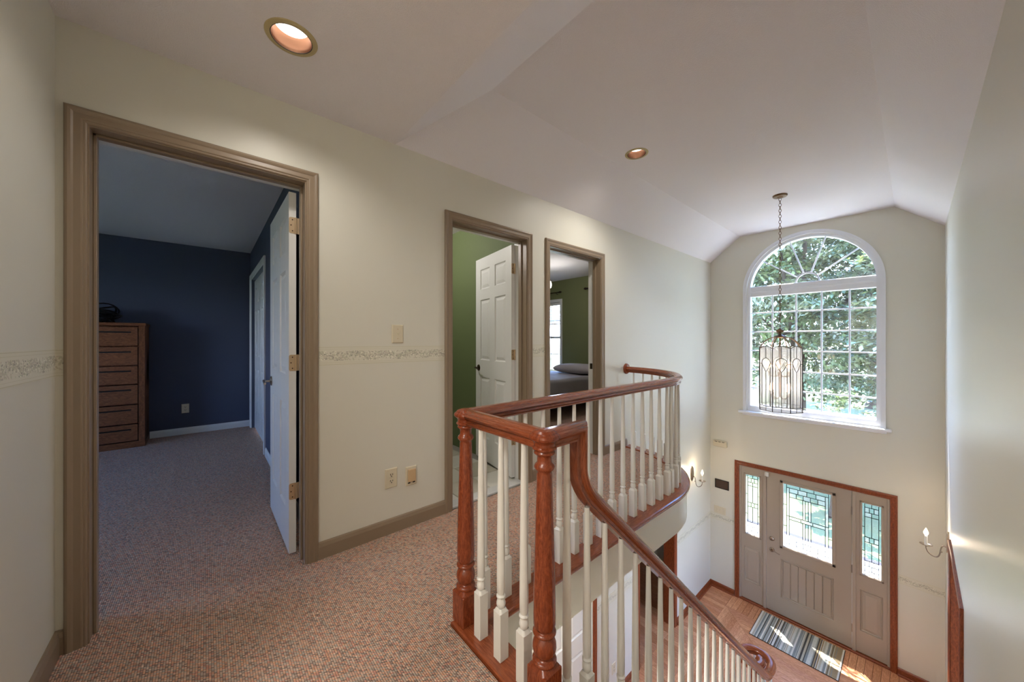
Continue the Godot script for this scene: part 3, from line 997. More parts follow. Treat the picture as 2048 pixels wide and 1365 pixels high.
func build_bedroom() -> void:
	# blue bedroom behind the first door
	var x1 := -4.02
	var z1 := -0.475
	var z2 := 3.2
	structure("wall_bedroom_back", MB.new().box(Vector3(x1 - 0.1, -0.1, z1), Vector3(x1, 2.6, z2)).done(), M.blue, "dark blue back wall of the bedroom behind the dresser", "wall")
	structure("wall_bedroom_right", MB.new().wall(-4.02, -WT, -0.1, 2.6, 0.11, [Rect2(-3.86, -0.1, 1.44, 2.14)], at(0, 0, z1)).done(), M.blue, "dark blue bedroom wall with a closet door", "wall")
	structure("wall_bedroom_left", MB.new().wall(0.0, 4.2, -0.1, 2.6, 0.12, [Rect2(1.3, 0.85, 1.2, 1.2)], on_near(z2)).done(), M.blue, "dark blue bedroom wall with the daylight window", "wall")
	structure("ceiling_bedroom", MB.new().box(Vector3(x1, H, z1 - 0.1), Vector3(-WT, 2.5, z2)).done(), M.ceiling, "white bedroom ceiling", "ceiling")
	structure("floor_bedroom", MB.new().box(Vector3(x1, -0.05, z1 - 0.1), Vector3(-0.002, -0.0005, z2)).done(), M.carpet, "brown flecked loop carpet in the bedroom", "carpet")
	structure("baseboard_bedroom_back", baseboard_mesh(z1, 0.52, 0.0, 0.085, Transform3D(Basis(Vector3(0, 0, 1), Vector3(0, 1, 0), Vector3(1, 0, 0)), Vector3(x1, 0, 0))), M.white, "white skirting under the blue back wall", "skirting")
	structure("baseboard_bedroom_right", baseboard_mesh(-2.30, -WT, 0.0, 0.085, at(0, 0, z1)), M.white, "white skirting under the blue closet wall", "skirting")
	structure("trim_5", casing_mesh(-3.86, -2.42, 0.0, 2.04, 0.065, at(0, 0, z1)), M.white, "white casing round the bedroom closet", "door frame")
	for k in 2:
		var c := thing("door_closet", "white panelled closet leaf in the blue bedroom wall", "closet door", Vector3(-3.85 + 0.715 * k, 0.01, z1 - 0.05), "closet leaves", "structure")
		six_panel(c, 0.70, 2.01, M.white)
	var wnd := thing("window_3", "white framed daylight window of the blue bedroom", "window", Vector3.ZERO, "", "structure")
	mi("frame", MB.new().wall(1.3, 2.5, 0.85, 2.05, 0.06, [Rect2(1.36, 0.91, 0.51, 1.08), Rect2(1.93, 0.91, 0.51, 1.08)], on_near(z2 + 0.03)).done(), M.frame, wnd)
	for k in 2:
		mi("pane", MB.new().box(Vector3(-1.87 - 0.57 * k, 0.91, z2 + 0.06), Vector3(-1.36 - 0.57 * k, 1.99, z2 + 0.064)).done(), M.pane, wnd)

	# the door leaf, swung back square to the wall
	var d := thing("door_1", "white six-panel bedroom door swung open beside the dark blue wall", "door", Vector3(-0.137, 0.012, -0.3655), "", "structure")
	d.rotation.y = PI
	six_panel(d, 0.745, 2.02, M.white)
	for y in [0.30, 1.02, 1.79]:
		hinge(d, Transform3D(Basis(Vector3(0, 0, 1), Vector3(0, 1, 0), Vector3(-1, 0, 0)), Vector3(0.0, y, -0.0175)), M.brass)
	lever(d, at(0.68, 0.906, -0.0175, Basis(Vector3.UP, PI)), M.nickel, 0.09)

	# dresser
	var dr := thing("dresser", "tall oak dresser with six drawers against the blue wall", "dresser", Vector3(-4.0, 0, 0.525))
	var w := 0.92
	var dp := 0.37
	var body := MB.new()
	body.box(Vector3(0, 0, 0), Vector3(dp - 0.080, 1.375, w), 0.002)
	body.box(Vector3(0, 0, 0), Vector3(dp - 0.018, 1.375, 0.03)).box(Vector3(0, 0, w - 0.03), Vector3(dp - 0.018, 1.375, w))
	mi("body", body.done(), M.dresser_v, dr)
	mi("top", MB.new().box(Vector3(-0.005, 1.37, -0.008), Vector3(dp + 0.012, 1.403, w + 0.008), 0.004).done(), M.dresser, dr)
	mi("plinth", MB.new().box(Vector3(0.02, 0.0, -0.004), Vector3(dp + 0.006, 0.066, w + 0.004), 0.003).done(), M.dresser, dr)
	for z in [0.0, w - 0.05]:
		mi("stile", MB.new().box(Vector3(dp - 0.02, 0.06, z), Vector3(dp, 1.37, z + 0.05), 0.003).done(), M.dresser_v, dr)
	var tops := [1.352, 1.130, 0.915, 0.702, 0.478, 0.258]
	var bots := [1.147, 0.930, 0.718, 0.492, 0.273, 0.078]
	for k in 6:
		var q := Transform3D(Basis(Vector3(0, 0, -1), Vector3(0, 1, 0), Vector3(1, 0, 0)), Vector3(dp - 0.018, 0, w - 0.058))
		# drawer front with a routed finger slot
		var o := mi("drawer", MB.new().wall(0.0, w - 0.116, bots[k], tops[k], 0.070, [Rect2(0.06, tops[k] - 0.062, w - 0.116 - 0.11, 0.016)], q * at(0, 0, 0.022)).done(), M.dresser, dr)
		mi("finger_slot", MB.new().box(Vector3(0.058, tops[k] - 0.066, -0.004), Vector3(w - 0.162, tops[k] - 0.042, 0.009), 0.0, q).done(), M.dark, o)
	var coil := thing("cable_coil", "tangled coil of black cable lying on top of the oak dresser", "cable", Vector3(-3.80, 1.405, 0.93))
	var pts := []
	var rr := RandomNumberGenerator.new()
	rr.seed = 4
	for loop in 9:
		var tilt := Basis(Vector3(rr.randf_range(-1, 1), 0, rr.randf_range(-1, 1)).normalized(), rr.randf_range(0.12, 0.62))
		var rad := rr.randf_range(0.13, 0.22)
		var ph := rr.randf() * TAU
		var path := []
		for k in 28:
			var a := TAU * k / 28.0
			var p := tilt * Vector3(cos(a + ph) * rad * 1.15, 0.012 * sin(a * 3.0), sin(a + ph) * rad)
			path.append(Vector3(p.x, maxf(0.008, p.y + 0.06 + 0.004 * loop), p.z))
		mi("loop", MB.new().tube(path, 0.008, 7, true).done(), M.black, coil)
	var op := plate("outlet", Transform3D(Basis(Vector3(0, 0, -1), Vector3(0, 1, 0), Vector3(1, 0, 0)), Vector3(x1 + 0.001, 0.33, 0.20)), 0.074, 0.118, M.ivory, "ivory outlet on the blue bedroom back wall beside the dresser", "outlet")
	receptacles(op)
	op = plate("outlet", at(-1.35, 0.40, z1 + 0.001), 0.074, 0.118, M.ivory, "ivory outlet on the blue wall behind the open bedroom door", "outlet")
	receptacles(op)


func build_bathroom() -> void:
	var x1 := -2.3
	var z0 := -0.60
	var z1 := -2.16
	structure("wall_bath_back", MB.new().box(Vector3(x1 - 0.1, -0.1, z1), Vector3(x1, 2.6, z0)).done(), M.bath_green, "green back wall of the bathroom", "wall")
	structure("wall_bath_left", MB.new().box(Vector3(x1, -0.1, z0), Vector3(-WT, 2.6, z0 + 0.01)).done(), M.bath_green, "green side wall of the bathroom", "wall")
	structure("wall_bath_right", MB.new().box(Vector3(x1, -0.1, z1 - 0.01), Vector3(-WT, 2.6, z1)).done(), M.bath_green, "green bathroom wall behind the open door", "wall")
	structure("wall_bath_front", MB.new().wall(0.60, 2.16, 0.0, 2.6, 0.006, [Rect2(1.298, -0.1, 0.755, 2.168)], on_left(-WT)).done(), M.bath_green, "green inner face of the hall wall in the bathroom", "wall")
	structure("ceiling_bath", MB.new().box(Vector3(x1, H, z1), Vector3(-WT, 2.5, z0)).done(), M.ceiling, "white bathroom ceiling", "ceiling")
	var f := structure("floor_bath", MB.new().box(Vector3(x1, -0.06, z1), Vector3(-0.10, -0.006, z0)).done(), M.grout, "pale square floor tiles in the bathroom", "floor")
	var n := 0
	var tile := MB.new().box(Vector3(0.003, -0.02, 0.003), Vector3(0.297, 0.0, 0.297), 0.003).done()
	for i in 7:
		for j in 5:
			mi("tile", tile, M.tile if (i + j) % 2 == 0 else M.tile_b, f, at(-0.40 - 0.3 * i, 0.0, -0.90 - 0.3 * j + 0.04))
	mi("threshold", MB.new().box(Vector3(-0.115, -0.01, -2.035), Vector3(-0.02, 0.010, -1.316), 0.004).done(), M.marble, f)
	structure("baseboard_bath", baseboard_mesh(0.60, 2.16, 0.0, 0.09, Transform3D(Basis(Vector3(0, 0, -1), Vector3(0, 1, 0), Vector3(1, 0, 0)), Vector3(x1, 0, 0))), M.white, "white skirting under the green bathroom wall", "skirting")
	var d := thing("door_2", "white six-panel bathroom door standing ajar before green walls", "door", Vector3(-0.14, 0.014, -2.012), "", "structure")
	d.rotation.y = PI - 0.178
	six_panel(d, 0.722, 2.02, M.white)
	for y in [0.28, 1.02, 1.77]:
		hinge(d, Transform3D(Basis(Vector3(0, 0, 1), Vector3(0, 1, 0), Vector3(-1, 0, 0)), Vector3(0.0, y, -0.0175)), M.brass)
	lever(d, at(0.655, 0.912, -0.0175, Basis(Vector3.UP, PI)), M.bronze, 0.085)
	var b := thing("towel_bar", "black towel bar on the green bathroom wall", "towel bar", Vector3(x1 + 0.06, 1.45, -1.30))
	mi("bar", MB.new().tube([Vector3(0, 0, 0.3), Vector3(0, 0, -0.35)], 0.009, 10).done(), M.black, b)
	for z in [-0.33, 0.28]:
		mi("bracket", MB.new().lathe([Vector2(0, 0.0), Vector2(0.012, 0.0), Vector2(0.012, 0.04), Vector2(0.025, 0.05), Vector2(0.025, 0.06), Vector2(0, 0.06)], at(0.0, 0, z, Basis(Vector3(0, 1, 0), Vector3(-1, 0, 0), Vector3(0, 0, 1))), 14).done(), M.black, b)
	b = thing("paper_holder", "black paper holder low on the green bathroom wall", "paper holder", Vector3(x1 + 0.05, 0.67, -1.35))
	mi("bar", MB.new().tube([Vector3(0, 0, 0.07), Vector3(0, 0, -0.08)], 0.011, 10).done(), M.black, b)
	mi("bracket", MB.new().box(Vector3(-0.05, -0.03, 0.05), Vector3(0.012, 0.03, 0.075), 0.004).done(), M.black, b)
	var g := thing("added_bath_lamp", "unseen white glass globe lamp added on the bathroom ceiling for light", "lamp", Vector3(-1.2, H, -1.25))  # out of view, added to light the bathroom and its open door
	mi("canopy", MB.new().lathe([Vector2(0.0, -0.02), Vector2(0.06, -0.02), Vector2(0.07, 0.0)], Transform3D(), 24).done(), M.nickel, g)
	mi("globe", MB.new().lathe([Vector2(0.0, -0.14), Vector2(0.05, -0.13), Vector2(0.08, -0.10), Vector2(0.085, -0.07), Vector2(0.065, -0.035), Vector2(0.04, -0.02)], Transform3D(), 24, true).done(), glow(Color(1.0, 0.92, 0.82), 3.0), g)
	var l := OmniLight3D.new()
	l.position = Vector3(0, -0.08, 0)
	l.light_color = Color(1.0, 0.97, 0.95)
	l.light_energy = 0.6
	l.light_size = 0.07
	l.omni_range = 8.0
	l.omni_attenuation = 2.0
	l.shadow_enabled = true
	g.add_child(l)


func build_guest_room() -> void:
	# green bedroom behind the third door
	var x1 := -4.2
	var z0 := -2.25
	var z1 := -5.47
	structure("wall_guest_back", MB.new().wall(-4.2, -WT, -0.1, 2.6, 0.14, [Rect2(-3.62, 0.55, 1.00, 1.45)], at(0, 0, z1)).done(), M.green, "olive green bedroom wall with a blind-covered window", "wall")
	structure("wall_guest_left", MB.new().box(Vector3(x1 - 0.1, -0.1, z1), Vector3(x1, 2.6, z0)).done(), M.green, "olive green far side wall of the guest bedroom", "wall")
	structure("wall_guest_near", MB.new().box(Vector3(x1, -0.1, z0), Vector3(-WT, 2.6, z0 + 0.08)).done(), M.green, "olive green near wall of the guest bedroom", "wall")
	structure("ceiling_guest", MB.new().box(Vector3(x1, H, z1), Vector3(-WT, 2.5, z0)).done(), M.ceiling, "white guest bedroom ceiling", "ceiling")
	structure("floor_guest", MB.new().box(Vector3(x1, -0.05, z1), Vector3(-0.002, -0.0005, z0 - 0.02)).done(), M.carpet, "brown flecked loop carpet in the guest bedroom", "carpet")
	structure("trim_6", casing_mesh(-3.62, -2.62, 0.55, 2.0, 0.06, at(0, 0, z1)), M.white, "white casing round the guest bedroom window", "window frame")
	var w := thing("window_2", "white guest bedroom window with its blind half lowered", "window", Vector3(0, 0, z1 - 0.08), "", "structure")
	mi("frame", MB.new().wall(-3.62, -2.62, 0.55, 2.0, 0.05, [Rect2(-3.57, 0.60, 0.90, 0.65), Rect2(-3.57, 1.30, 0.90, 0.65)]).done(), M.frame, w)
	for q in [[0.60, 1.25], [1.30, 1.95]]:
		mi("pane", MB.new().box(Vector3(-3.57, q[0], -0.030), Vector3(-2.67, q[1], -0.026)).done(), M.pane, w)
		for k in 2:
			mi("muntin", MB.new().box(Vector3(-3.27 + 0.3 * k - 0.008, q[0], -0.035), Vector3(-3.27 + 0.3 * k + 0.008, q[1], -0.02)).done(), M.frame, w)
		mi("muntin", MB.new().box(Vector3(-3.57, (q[0] + q[1]) / 2 - 0.008, -0.035), Vector3(-2.67, (q[0] + q[1]) / 2 + 0.008, -0.02)).done(), M.frame, w)
	var b := thing("window_blind", "white slatted blind half lowered over the guest bedroom window", "blind", Vector3(-3.12, 0, z1 - 0.03))
	mi("head_rail", MB.new().box(Vector3(-0.49, 1.94, -0.025), Vector3(0.49, 1.995, 0.025), 0.003).done(), M.white, b)
	for k in 11:
		mi("slat", MB.new().box(Vector3(-0.485, -0.0015, -0.024), Vector3(0.485, 0.0015, 0.024)).done(), M.white, b, at(0, 1.92 - 0.032 * k, 0, Basis(Vector3.RIGHT, 0.35)))
	mi("bottom_rail", MB.new().box(Vector3(-0.485, 1.545, -0.024), Vector3(0.485, 1.565, 0.024), 0.003).done(), M.white, b)
	mi("cord", MB.new().tube([Vector3(0.33, 1.9, 0.03), Vector3(0.33, 1.15, 0.03)], 0.003, 6).done(), M.white, b)
	var rod := thing("curtain_rod", "dark bronze curtain rod with leaf finials above the guest window", "curtain rod", Vector3(-3.12, 2.19, z1 + 0.07))
	mi("rod", MB.new().tube([Vector3(-0.54, 0, 0), Vector3(0.50, 0, 0)], 0.010, 10).done(), M.bronze, rod)
	for s in [-1.0, 1.0]:
		mi("finial", MB.new().lathe([Vector2(0.010, 0), Vector2(0.016, 0.01), Vector2(0.010, 0.02), Vector2(0.024, 0.05), Vector2(0.018, 0.075), Vector2(0, 0.10)], at(0.50 * s, 0, 0, Basis(Vector3(0, -s, 0), Vector3(s, 0, 0), Vector3(0, 0, 1))), 12, true).done(), M.bronze, rod)
		mi("bracket", MB.new().tube([Vector3(0.44 * s, 0, 0), Vector3(0.44 * s, -0.03, -0.03), Vector3(0.44 * s, -0.03, -0.07)], 0.006, 8).done(), M.bronze, rod)
	rod = thing("curtain_rod", "dark bronze rod end with a finial on the bare green wall by the white jamb", "curtain rod", Vector3(-1.4, 2.19, z1 + 0.07))
	mi("rod", MB.new().tube([Vector3(-0.48, 0, 0), Vector3(0.5, 0, 0)], 0.010, 10).done(), M.bronze, rod)
	mi("finial", MB.new().lathe([Vector2(0.010, 0), Vector2(0.016, 0.01), Vector2(0.010, 0.02), Vector2(0.024, 0.05), Vector2(0.018, 0.075), Vector2(0, 0.10)], at(-0.48, 0, 0, Basis(Vector3(0, 1, 0), Vector3(-1, 0, 0), Vector3(0, 0, 1))), 12, true).done(), M.bronze, rod)
	mi("bracket", MB.new().tube([Vector3(-0.42, 0, 0), Vector3(-0.42, -0.03, -0.03), Vector3(-0.42, -0.03, -0.07)], 0.006, 8).done(), M.bronze, rod)

	var gl := thing("globe_lamp", "white glass globe lamp hanging from the guest bedroom ceiling", "lamp", Vector3(-1.73, H, -4.1))
	mi("rod", MB.new().lathe([Vector2(0.0, -0.25), Vector2(0.012, -0.25), Vector2(0.012, -0.02), Vector2(0.06, -0.015), Vector2(0.06, 0.0)], Transform3D(), 20).done(), M.bronze, gl)
	mi("globe", MB.new().lathe([Vector2(0.0, -0.43), Vector2(0.05, -0.42), Vector2(0.09, -0.385), Vector2(0.10, -0.34), Vector2(0.09, -0.295), Vector2(0.05, -0.26), Vector2(0.0, -0.25)], Transform3D(), 24, true).done(), glow(Color(1.0, 0.96, 0.90), 2.2), gl)
	var ll := OmniLight3D.new()
	ll.position = Vector3(0, -0.34, 0)
	ll.light_color = Color(1.0, 0.98, 0.955)
	ll.light_energy = 0.24
	ll.light_size = 0.09
	ll.omni_range = 9.0
	ll.omni_attenuation = 2.0
	ll.shadow_enabled = true
	gl.add_child(ll)

	# bed: side towards the door, head at the window wall
	var bed := thing("bed", "bed with a grey blanket and a dark wooden frame", "bed", Vector3(-1.46, 0, -5.42))
	mi("side_rail", MB.new().box(Vector3(-0.06, 0.16, 0.0), Vector3(-0.02, 0.36, 2.1), 0.006).done(), M.bedwood, bed)
	mi("foot_board", MB.new().box(Vector3(-1.52, 0.10, 2.06), Vector3(-0.02, 0.45, 2.10), 0.006).done(), M.bedwood, bed)
	mi("mattress", MB.new().box(Vector3(-1.50, 0.30, 0.02), Vector3(-0.04, 0.585, 2.04), 0.05).done(), M.sheet, bed)
	for q in [[-1.5, 0.05], [-0.09, 0.05], [-1.5, 2.02], [-0.09, 2.02]]:
		mi("leg", MB.new().box(Vector3(q[0], 0, q[1]), Vector3(q[0] + 0.06, 0.2, q[1] + 0.06), 0.004).done(), M.bedwood, bed)
	# blanket: top sheet that folds over the edge and hangs in soft waves
	var n := FastNoiseLite.new()
	n.seed = 6
	n.frequency = 3.0
	var mb := MB.new()
	mb.grp = 5
	var grid := []
	for i in 41:
		var z := lerpf(0.25, 2.12, i / 40.0)
		var row := []
		for j in 31:
			var s := j * 0.062
			var wave := n.get_noise_2d(s * 1.2, z * 1.6)
			if s < 1.50:
				row.append(Vector3(-1.50 + s, 0.597 + 0.012 * wave, z))
			else:
				var h := s - 1.50
				row.append(Vector3(0.0 + 0.012 + 0.018 * sin(z * 13.0 + wave * 3.0) * clampf(h * 5.0, 0, 1), 0.597 - h, z))
		grid.append(row)
	for i in 40:
		for j in 30:
			mb.quad(grid[i][j], grid[i + 1][j], grid[i + 1][j + 1], grid[i][j + 1], Vector3(0.6, 1, 0))
	mi("blanket", mb.done(), M.blanket, bed)
	var pil := thing("pillow", "plump grey pillow at the head of the bed", "pillow", Vector3(-1.92, 0.60, -5.16))
	mb = MB.new()
	mb.grp = 6
	var top := []
	for i in 17:
		var row := []
		for j in 13:
			var u := i / 8.0 - 1.0
			var v := j / 6.0 - 1.0
			var hgt := 0.095 * pow(maxf(0.0, (1.0 - u * u * u * u) * (1.0 - v * v * v * v)), 0.55)
			row.append([Vector3(u * 0.46 * (1.0 - 0.05 * v * v), 0.085 + hgt, v * 0.24), Vector3(u * 0.46 * (1.0 - 0.05 * v * v), 0.085 - hgt * 0.85, v * 0.24)])
		top.append(row)
	for i in 16:
		for j in 12:
			mb.quad(top[i][j][0], top[i + 1][j][0], top[i + 1][j + 1][0], top[i][j + 1][0], Vector3.UP)
			mb.quad(top[i][j][1], top[i + 1][j][1], top[i + 1][j + 1][1], top[i][j + 1][1], Vector3.DOWN)
	mi("case", mb.done(), M.sheet, pil)


# ------------------------------------------------------------------ arched window and entry door
func build_arched_window() -> void:
	var cx := 1.193
	var ys := 1.952
	var z := ZF
	var w := thing("window_1", "large white arched window with a sunburst top and small panes", "window", Vector3(0, 0, z), "", "structure")
	# casing on the wall face
	var mbc := MB.new()
	for q in [[0.688, 0.733, 0.014], [0.715, 0.735, 0.022], [0.688, 0.697, 0.018]]:
		var p := band(Vector2(cx, ys), q[0], q[1], 0, PI, 40)
		mbc.prism(p, 0.0, q[2])
		for s in [-1.0, 1.0]:
			mbc.box(Vector3(cx + s * q[0], 0.155, 0.0), Vector3(cx + s * q[1], ys, q[2]))
	mi("casing", mbc.done(), M.frame, w)
	# frame set back in the wall
	var f := MB.new()
	f.prism(band(Vector2(cx, ys), 0.655, 0.692, 0.0, PI, 40), -0.13, -0.03)
	for s in [-1.0, 1.0]:
		f.box(Vector3(cx + s * 0.655, 0.155, -0.13), Vector3(cx + s * 0.692, ys, -0.03))
	f.box(Vector3(cx - 0.66, 0.155, -0.13), Vector3(cx + 0.66, 0.235, -0.03), 0.004)
	f.box(Vector3(cx - 0.66, 1.855, -0.13), Vector3(cx + 0.66, 2.005, -0.045), 0.006)
	f.box(Vector3(cx - 0.66, 1.915, -0.05), Vector3(cx + 0.66, 1.945, -0.035), 0.003)
	mi("frame", f.done(), M.frame, w)
	# small panes between muntins
	var xs := [cx - 0.655, 0.802, 1.072, 1.340, 1.610, cx + 0.655]
	var yy := [0.235, 0.500, 0.770, 1.056, 1.332, 1.612, 1.855]
	for i in 5:
		for j in 6:
			mi("pane", MB.new().box(Vector3(xs[i], yy[j], -0.082), Vector3(xs[i + 1], yy[j + 1], -0.078)).done(), M.pane, w)
	for i in range(1, 5):
		mi("muntin", MB.new().box(Vector3(xs[i] - 0.009, 0.235, -0.090), Vector3(xs[i] + 0.009, 1.855, -0.068), 0.003).done(), M.frame, w)
	for j in range(1, 6):
		mi("muntin", MB.new().box(Vector3(cx - 0.655, yy[j] - 0.009, -0.091), Vector3(cx + 0.655, yy[j] + 0.009, -0.067), 0.003).done(), M.frame, w)
	# sunburst
	var hub := Vector2(cx, 2.005)
	var fan := arc(Vector2(cx, ys), 0.657, asin(0.053 / 0.657), PI - asin(0.053 / 0.657), 40)
	mi("arched_pane", MB.new().prism(fan, -0.082, -0.078).done(), M.pane, w)
	mi("hub_muntin", MB.new().prism(band(hub, 0.115, 0.133, 0, PI, 24), -0.092, -0.066).done(), M.frame, w)
	for k in 4:
		var a := deg_to_rad(36.0 * (k + 1))
		var dir := Vector2(cos(a), sin(a))
		# length to the arch
		var oc := hub - Vector2(cx, ys)
		var bq := oc.dot(dir)
		var l := -bq + sqrt(bq * bq - oc.length_squared() + 0.660 * 0.660)
		mi("spoke_muntin", MB.new().box(Vector3(0.128, -0.008, -0.090), Vector3(l, 0.008, -0.068), 0.003, at(hub.x, hub.y, 0, Basis(Vector3(0, 0, 1), a))).done(), M.frame, w)
	mi("sill", MB.new().box(Vector3(0.405, 0.122, -0.135), Vector3(1.978, 0.157, 0.060), 0.008).box(Vector3(0.45, 0.092, 0.0), Vector3(1.935, 0.123, 0.020), 0.006).done(), M.frame, w)


func reeded(a: Vector3, b: Vector3) -> ArrayMesh:
	# a pane with upright half-round reeds
	var n := maxi(2, int((b.x - a.x) / 0.009))
	var mb := MB.new()
	mb.grp = 7
	for k in n * 4:
		var x0 := lerpf(a.x, b.x, k / (n * 4.0))
		var x1 := lerpf(a.x, b.x, (k + 1) / (n * 4.0))
		var z0 := a.z + 0.0024 * absf(sin(PI * k / 4.0))
		var z1 := a.z + 0.0024 * absf(sin(PI * (k + 1) / 4.0))
		mb.quad(Vector3(x0, a.y, z0), Vector3(x1, a.y, z1), Vector3(x1, b.y, z1), Vector3(x0, b.y, z0), Vector3(0, 0, 1))
	return mb.done()


func came_glass(parent: Node3D, rects: Array, x0: float, y0: float, w: float, h: float, z: float) -> void:
	# rects: [x, y, width, height, kind] in fractions of the light; each is a pane in lead came
	var lead := MB.new()
	for r in rects:
		var a := Vector3(x0 + r[0] * w, y0 + r[1] * h, z - 0.002)
		var b := Vector3(x0 + (r[0] + r[2]) * w, y0 + (r[1] + r[3]) * h, z + 0.002)
		mi("pane", reeded(a, b) if r[4] == 1 else MB.new().box(a, b).done(), [M.pane, M.reeded, M.hammered][r[4]], parent)
		var t := 0.0028
		lead.box(Vector3(a.x - t, a.y, z - 0.004), Vector3(a.x + t, b.y, z + 0.004))
		lead.box(Vector3(b.x - t, a.y, z - 0.004), Vector3(b.x + t, b.y, z + 0.004))
		lead.box(Vector3(a.x, a.y - t, z - 0.0041), Vector3(b.x, a.y + t, z + 0.0041))
		lead.box(Vector3(a.x, b.y - t, z - 0.0041), Vector3(b.x, b.y + t, z + 0.0041))
	mi("lead_came", lead.done(), M.came, parent)


func split(out: Array, x: float, y: float, w: float, h: float, n: int, vertical: bool, kinds: Array) -> void:
	for k in n:
		if vertical: out.append([x, y + h * k / n, w, h / n, kinds[k % kinds.size()]])
		else: out.append([x + w * k / n, y, w / n, h, kinds[k % kinds.size()]])


func build_entry() -> void:
	var F := on_front()
	var base := FL + 0.035
	var top := -0.676
	structure("trim_7", casing_mesh(0.405, 1.963, FL, -0.676, 0.060, F), M.casing_v, "stained oak casing round the entry door and its side windows", "door frame")
	var fr := thing("trim_8", "taupe posts and head between the entry door and its side windows", "door frame", Vector3(0, 0, ZF), "", "structure")
	for q in [[0.405, 0.428], [0.706, 0.742], [1.637, 1.672], [1.940, 1.963]]:
		mi("post", MB.new().box(Vector3(q[0], FL + 0.01, -0.12), Vector3(q[1], top, -0.006), 0.003).done(), M.door, fr)
	mi("head", MB.new().box(Vector3(0.405, top - 0.014, -0.12), Vector3(1.963, top, -0.008), 0.003).done(), M.door, fr)
	mi("threshold", MB.new().box(Vector3(0.405, FL, -0.14), Vector3(1.963, FL + 0.028, 0.012), 0.006).done(), M.casing_h, fr)
	mi("sweep", MB.new().box(Vector3(0.43, FL + 0.026, -0.06), Vector3(1.94, FL + 0.036, -0.03)).done(), M.black, fr)
	top -= 0.015

	# door leaf
	var d := thing("door_4", "taupe entry door with a leaded glass light and a plank lower panel", "door", Vector3(0, 0, ZF), "", "structure")
	var gx0 := 0.935
	var gx1 := 1.452
	var gy0 := -1.692
	var gy1 := -0.800
	var mb := MB.new()
	mb.wall(0.745, 1.634, base, top, 0.045, [Rect2(gx0, gy0, gx1 - gx0, gy1 - gy0), Rect2(0.907, -2.423, 0.560, 0.545)], at(0, 0, -0.018))
	mi("leaf", mb.done(), M.door, d)
	# raised frame round the glass
	mb = MB.new()
	for q in [[gx0 - 0.034, gx0 + 0.004, gy0 - 0.034, gy1 + 0.034], [gx1 - 0.004, gx1 + 0.034, gy0 - 0.034, gy1 + 0.034]]:
		mb.box(Vector3(q[0], q[2], -0.060), Vector3(q[1], q[3], -0.008), 0.006)
	for q in [[gy0 - 0.034, gy0 + 0.004], [gy1 - 0.004, gy1 + 0.034]]:
		mb.box(Vector3(gx0 - 0.034, q[0], -0.060), Vector3(gx1 + 0.034, q[1], -0.008), 0.006)
	mi("glass_frame", mb.done(), M.door, d)
	var r := []
	split(r, 0.0, 0.0, 0.075, 1.0, 3, true, [0])
	split(r, 0.925, 0.0, 0.075, 1.0, 3, true, [0])
	split(r, 0.075, 0.0, 0.85, 0.06, 4, false, [0])
	split(r, 0.075, 0.94, 0.85, 0.06, 3, false, [0])
	split(r, 0.075, 0.06, 0.06, 0.88, 2, true, [2])
	split(r, 0.865, 0.06, 0.06, 0.88, 2, true, [2])
	split(r, 0.135, 0.06, 0.73, 0.07, 5, false, [0, 2])
	split(r, 0.135, 0.80, 0.73, 0.07, 5, false, [2, 0])
	split(r, 0.135, 0.87, 0.73, 0.07, 4, false, [2, 2, 0])
	r.append_array([[0.135, 0.13, 0.28, 0.32, 1], [0.585, 0.13, 0.28, 0.32, 1], [0.135, 0.50, 0.28, 0.30, 1], [0.585, 0.50, 0.28, 0.30, 1]])
	r.append_array([[0.415, 0.13, 0.055, 0.32, 2], [0.53, 0.13, 0.055, 0.32, 2], [0.47, 0.13, 0.06, 0.32, 1], [0.415, 0.50, 0.055, 0.30, 2], [0.53, 0.50, 0.055, 0.30, 2], [0.47, 0.50, 0.06, 0.30, 1]])
	split(r, 0.135, 0.45, 0.73, 0.05, 3, false, [2])
	came_glass(d, r, gx0, gy0, gx1 - gx0, gy1 - gy0, -0.035)
	# plank panel: sunk bead, then six grooved boards
	mb = MB.new()
	for q in [[0.0, 0.008, 0.0, -0.010], [0.008, 0.016, -0.010, -0.004], [0.016, 0.026, -0.004, -0.013]]:
		var x0: float = 0.907 + q[0]
		var x1: float = 1.467 - q[0]
		var y0: float = -2.423 + q[0]
		var y1: float = -1.878 - q[0]
		mb.nested(x0, x1, y0, y1, [Vector2(0, q[2]), Vector2(q[1] - q[0], q[3])], 1.0, -0.018, Transform3D(), false)
	mi("panel_bead", mb.done(), M.door, d)
	mi("panel_back", MB.new().box(Vector3(0.90, -2.43, -0.058), Vector3(1.475, -1.87, -0.046)).done(), M.door, d)
	for k in 6:
		var bw := 0.508 / 6.0
		mi("board", MB.new().box(Vector3(0.933 + bw * k + 0.001, -2.397, -0.045), Vector3(0.933 + bw * (k + 1) - 0.001, -1.904, -0.022), 0.006).done(), M.door, d)
	# handle, lock, hinges, contact sensor
	lever(d, at(0.808, -1.795, -0.018), M.nickel, 0.10)
	mi("deadbolt", MB.new().lathe([Vector2(0, 0.020), Vector2(0.016, 0.018), Vector2(0.024, 0.012), Vector2(0.030, 0.004), Vector2(0.031, 0), Vector2(0, 0)], at(0.808, -1.637, -0.018, Basis(Vector3(1, 0, 0), Vector3(0, 0, 1), Vector3(0, -1, 0))), 20).done(), M.nickel, d)
	for y in [-0.93, -1.66, -2.40]:
		mi("hinge", MB.new().tube([Vector3(1.638, y - 0.05, -0.012), Vector3(1.638, y + 0.05, -0.012)], 0.008, 10).done(), M.nickel, d)
	var s := thing("door_sensor", "small white contact sensor at the top of the taupe entry door", "sensor", Vector3(0.748, -0.722, ZF - 0.004))
